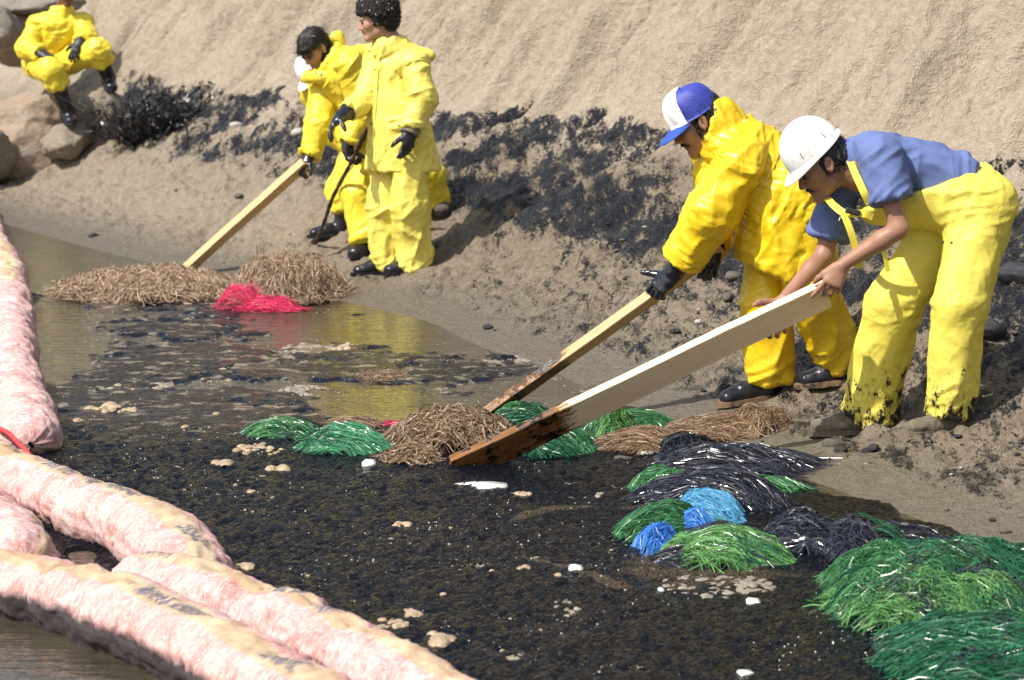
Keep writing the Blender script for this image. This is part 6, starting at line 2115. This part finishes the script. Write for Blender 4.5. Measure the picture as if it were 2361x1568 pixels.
def build_foam():
    T, S = M_FOAM, M_SCUM
    big = [(240, 942, 92, "bubbly tan foam patch left of the two lower foam streaks", T, .013), (298, 947, 70, "narrow tan foam streak right of the bubbly patch by the boom", T, .009),
           (186, 971, 42, "small tan foam blob under the bubbly patch by the boom", T, .011), (401, 838, 84, "large tan foam patch in the middle of the streaky water", T, .011),
           (525, 850, 110, "long tan foam streak right of the large middle patch", T, .010), (240, 893, 62, "smooth grey scum cake left of the wide grey one", S, .012),
           (352, 886, 120, "wide flat grey scum cake in the streaky water", S, .008), (505, 1008, 120, "grey scum raft touching the leftmost green pompom", S, .012),
           (600, 1038, 130, "tan and grey foam fringe below the leftmost green pompom", T, .010), (517, 1071, 48, "tan foam cluster on black oil left of the mint pompom", T, .014),
           (640, 1084, 66, "bubbly foam cluster below the fringe of the green pompom", T, .013), (345, 1149, 62, "low tan foam streak above the bent boom", T, .008),
           (1003, 1478, 104, "biggest round tan foam cake at the bottom of the picture", T, .016), (900, 1442, 84, "foam cluster left of the biggest foam cake", T, .012),
           (1640, 1322, 330, "broad grey-brown scum sheet below the grey streaked pompom", S, .010), (1660, 1352, 300, "lower lip of pale scum under the broad scum sheet", S, .012),
           (1330, 1128, 260, "brown scum streaks beside the long white flake", S, .007), (715, 803, 150, "far grey foam streak below the open water", S, .010),
           (790, 800, 90, "pale foam ridge right of the far grey streak", T, .010), (640, 830, 170, "thin grey scum band in the middle distance", S, .007),
           (1170, 830, 130, "grey foam line curving round to the bank", S, .009), (700, 900, 140, "mottled scum patch left of the yellow reflection", S, .007),
           (925, 1213, 42, "single domed foam blob alone on the black oil", T, .016), (1170, 1510, 90, "brown foam smear near the bottom edge", S, .010),
           (580, 1136, 34, "curled tan foam scrap on the black oil", T, .012), (1405, 1273, 36, "tan foam knot left of the blue pompom", T, .013),
           (1200, 1312, 44, "foam scrap left of the round white chip", T, .010), (560, 1310, 46, "foam scrap beside the bent boom's end", T, .012),
           (625, 1336, 56, "flat foam sliver right of the bent boom", T, .007), (1975, 1442, 40, "tan foam knot in front of the biggest green heap", T, .012),
           (1205, 1140, 36, "foam dab right below the long white flake", T, .010), (1320, 1400, 130, "faint brown scum smear in the lower middle", S, .006),
           (1110, 1290, 220, "grey-brown scum ribbon drifting on the black oil", S, .006), (950, 1415, 60, "small foam string above the biggest cake", T, .010)]
    for i, (X, Y, w, lb, mt, H) in enumerate(big):
        foam(X, Y, w, lb, mt, 100 + i * 7, H, 1.0 if w > 150 else 1.5)
    rs = np.random.default_rng(31)
    k = 0
    while k < 120:
        X, Y = rs.uniform(100, 2300), rs.uniform(760, 1560)
        if float(noise3(np.array([X * .006]), np.array([Y * .012]), 3.3)[0]) < .02: continue
        g = G0(X, Y)
        u = float(shore_u(g[0], g[1])[0])
        if u > -.12: continue
        if Y > 1150 and X < (Y - 1100) * 2.4: continue
        if X > 560 and Y < 1100 and X < 1500: continue
        if X < 180: continue
        if X > 1430 and Y > 1000: continue
        foam(X, Y, rs.uniform(8, 26), "small tan froth bubble cluster on the oily water", T, 500 + k, .009, 1.4, n=int(rs.integers(1, 7)), name='froth', cat='foam', group='small froth clusters on the oil')
        k += 1
    # polystyrene scraps
    def scrap(pts, X, Y, t, lb):
        c = G0(X, Y, .01)
        bm = bmesh.new()
        vs = [bm.verts.new((c[0] + x, c[1] + y, .006)) for x, y in pts]
        f = bm.faces.new(vs)
        r = bmesh.ops.extrude_face_region(bm, geom=[f])
        for v in r['geom']:
            if isinstance(v, bmesh.types.BMVert): v.co.z += t
        bmesh.ops.recalc_face_normals(bm, faces=bm.faces)
        bmesh.ops.bevel(bm, geom=list(bm.edges), offset=min(.006, t * .3), segments=2, affect='EDGES')
        V = np.array([v.co[:] for v in bm.verts]); F = [[v.index for v in fc.verts] for fc in bm.faces]; bm.free()
        tag(mesh_obj('polystyrene_scrap', V, F, M_POLY_GLINT, None, smooth=True), lb, 'scrap')
    scrap([(-.11, .02), (-.04, -.01), (0, -.075), (.06, -.06), (.10, -.03), (.10, .04), (.04, .075), (-.03, .07)], 1110, 1122, .012, "long flat white flake on the black oil")
    scrap([(-.028, -.03), (.024, -.035), (.028, .03), (-.022, .035)], 851, 1076, .030, "square white chunk beside the mint green pompom")
    scrap([(-.022, -.03), (.02, -.035), (.027, .01), (.0, .04), (-.025, .02)], 1327, 1314, .018, "round white chip in the middle of the black oil")
    scrap([(-.022, -.03), (.02, -.03), (.024, .02), (-.02, .03)], 1736, 1390, .016, "white chip below the broad scum sheet")
    scrap([(-.010, -.02), (.01, -.02), (.01, .02), (-.01, .02)], 1524, 1361, .010, "tiny white chip left of the white one below the scum")
    scrap([(-.014, -.02), (.014, -.01), (.012, .02), (-.012, .015)], 106, 914, .008, "tiny white chip right beside the pink boom")
    scrap([(-.02, -.03), (.03, -.02), (.02, .03), (-.02, .025)], 1716, 1555, .012, "white chip at the very bottom of the picture")


def build_bush():
    rs = np.random.default_rng(77)
    c = GT(345, 318)
    n, k = 620, 7
    a = rs.uniform(0, 6.28, n); r = np.sqrt(rs.uniform(0, 1, n)) * .17
    P0 = np.stack([c[0] + np.cos(a) * r, c[1] + .1 + np.sin(a) * r, np.zeros(n)], 1); P0[:, 2] = Zt(P0[:, 0], P0[:, 1], False) - .02
    hgt = rs.uniform(.12, .40, n)
    d = np.stack([np.cos(a) * r * 2.2 + rs.normal(0, .10, n), np.sin(a) * r * 1.5 + rs.normal(0, .08, n), hgt], 1)
    t = np.linspace(0, 1, k)[None, :, None]
    PT = P0[:, None] + d[:, None] * t + rs.normal(0, .018, (n, k, 3)) * t
    V, F, sh = ribbons(PT, .007, rs)
    # tarry leaf scraps on the twigs
    q = PT[rs.integers(0, n, 900), rs.integers(2, k, 900)]
    PL = q[:, None] + np.linspace(-.014, .014, 4)[None, :, None] * rs.normal(0, 1, (900, 1, 3))
    V2, F2, s2 = ribbons(PL, .022, rs)
    o = mesh_obj('dead_bush', np.vstack([V, V2]), np.vstack([F, F2 + len(V)]), M_ST['twig'], None, smooth=False, attrs=dict(shade=np.concatenate([sh, s2])))
    tag(o, "oil-blackened dead bush at the left end of the tarry band", 'bush')
    g = GT(430, 345)
    pts = spline([g, g + np.array([.01, 0, .12]), g + np.array([-.005, 0, .24])], 10)
    V, F = tube_mesh(pts, .008, 6)
    tag(mesh_obj('twig', V, F, M_ST['twig'], None), "short black twig standing right of the dead bush", 'stick')
    g = GT(1790, 80)


build_rocks()
build_foam()
build_bush()


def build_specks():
    """pale beads lying on the slick: painted sun glints as well as foam specks"""
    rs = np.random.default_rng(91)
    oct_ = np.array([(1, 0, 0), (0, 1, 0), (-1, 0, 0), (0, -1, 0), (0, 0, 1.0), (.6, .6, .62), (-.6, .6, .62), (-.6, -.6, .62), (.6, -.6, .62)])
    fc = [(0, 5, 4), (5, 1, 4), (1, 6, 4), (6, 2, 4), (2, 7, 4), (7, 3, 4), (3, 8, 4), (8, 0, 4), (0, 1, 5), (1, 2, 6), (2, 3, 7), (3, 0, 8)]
    for nm, mat, n, lo, hi, lb in (('glint_bead', M_POLY_GLINT, 2000, .0008, .0030, "scattered tiny pale beads painting sun glints and foam specks on the oil"),):  # white beads put the oil's sun glints into colour, besides foam specks
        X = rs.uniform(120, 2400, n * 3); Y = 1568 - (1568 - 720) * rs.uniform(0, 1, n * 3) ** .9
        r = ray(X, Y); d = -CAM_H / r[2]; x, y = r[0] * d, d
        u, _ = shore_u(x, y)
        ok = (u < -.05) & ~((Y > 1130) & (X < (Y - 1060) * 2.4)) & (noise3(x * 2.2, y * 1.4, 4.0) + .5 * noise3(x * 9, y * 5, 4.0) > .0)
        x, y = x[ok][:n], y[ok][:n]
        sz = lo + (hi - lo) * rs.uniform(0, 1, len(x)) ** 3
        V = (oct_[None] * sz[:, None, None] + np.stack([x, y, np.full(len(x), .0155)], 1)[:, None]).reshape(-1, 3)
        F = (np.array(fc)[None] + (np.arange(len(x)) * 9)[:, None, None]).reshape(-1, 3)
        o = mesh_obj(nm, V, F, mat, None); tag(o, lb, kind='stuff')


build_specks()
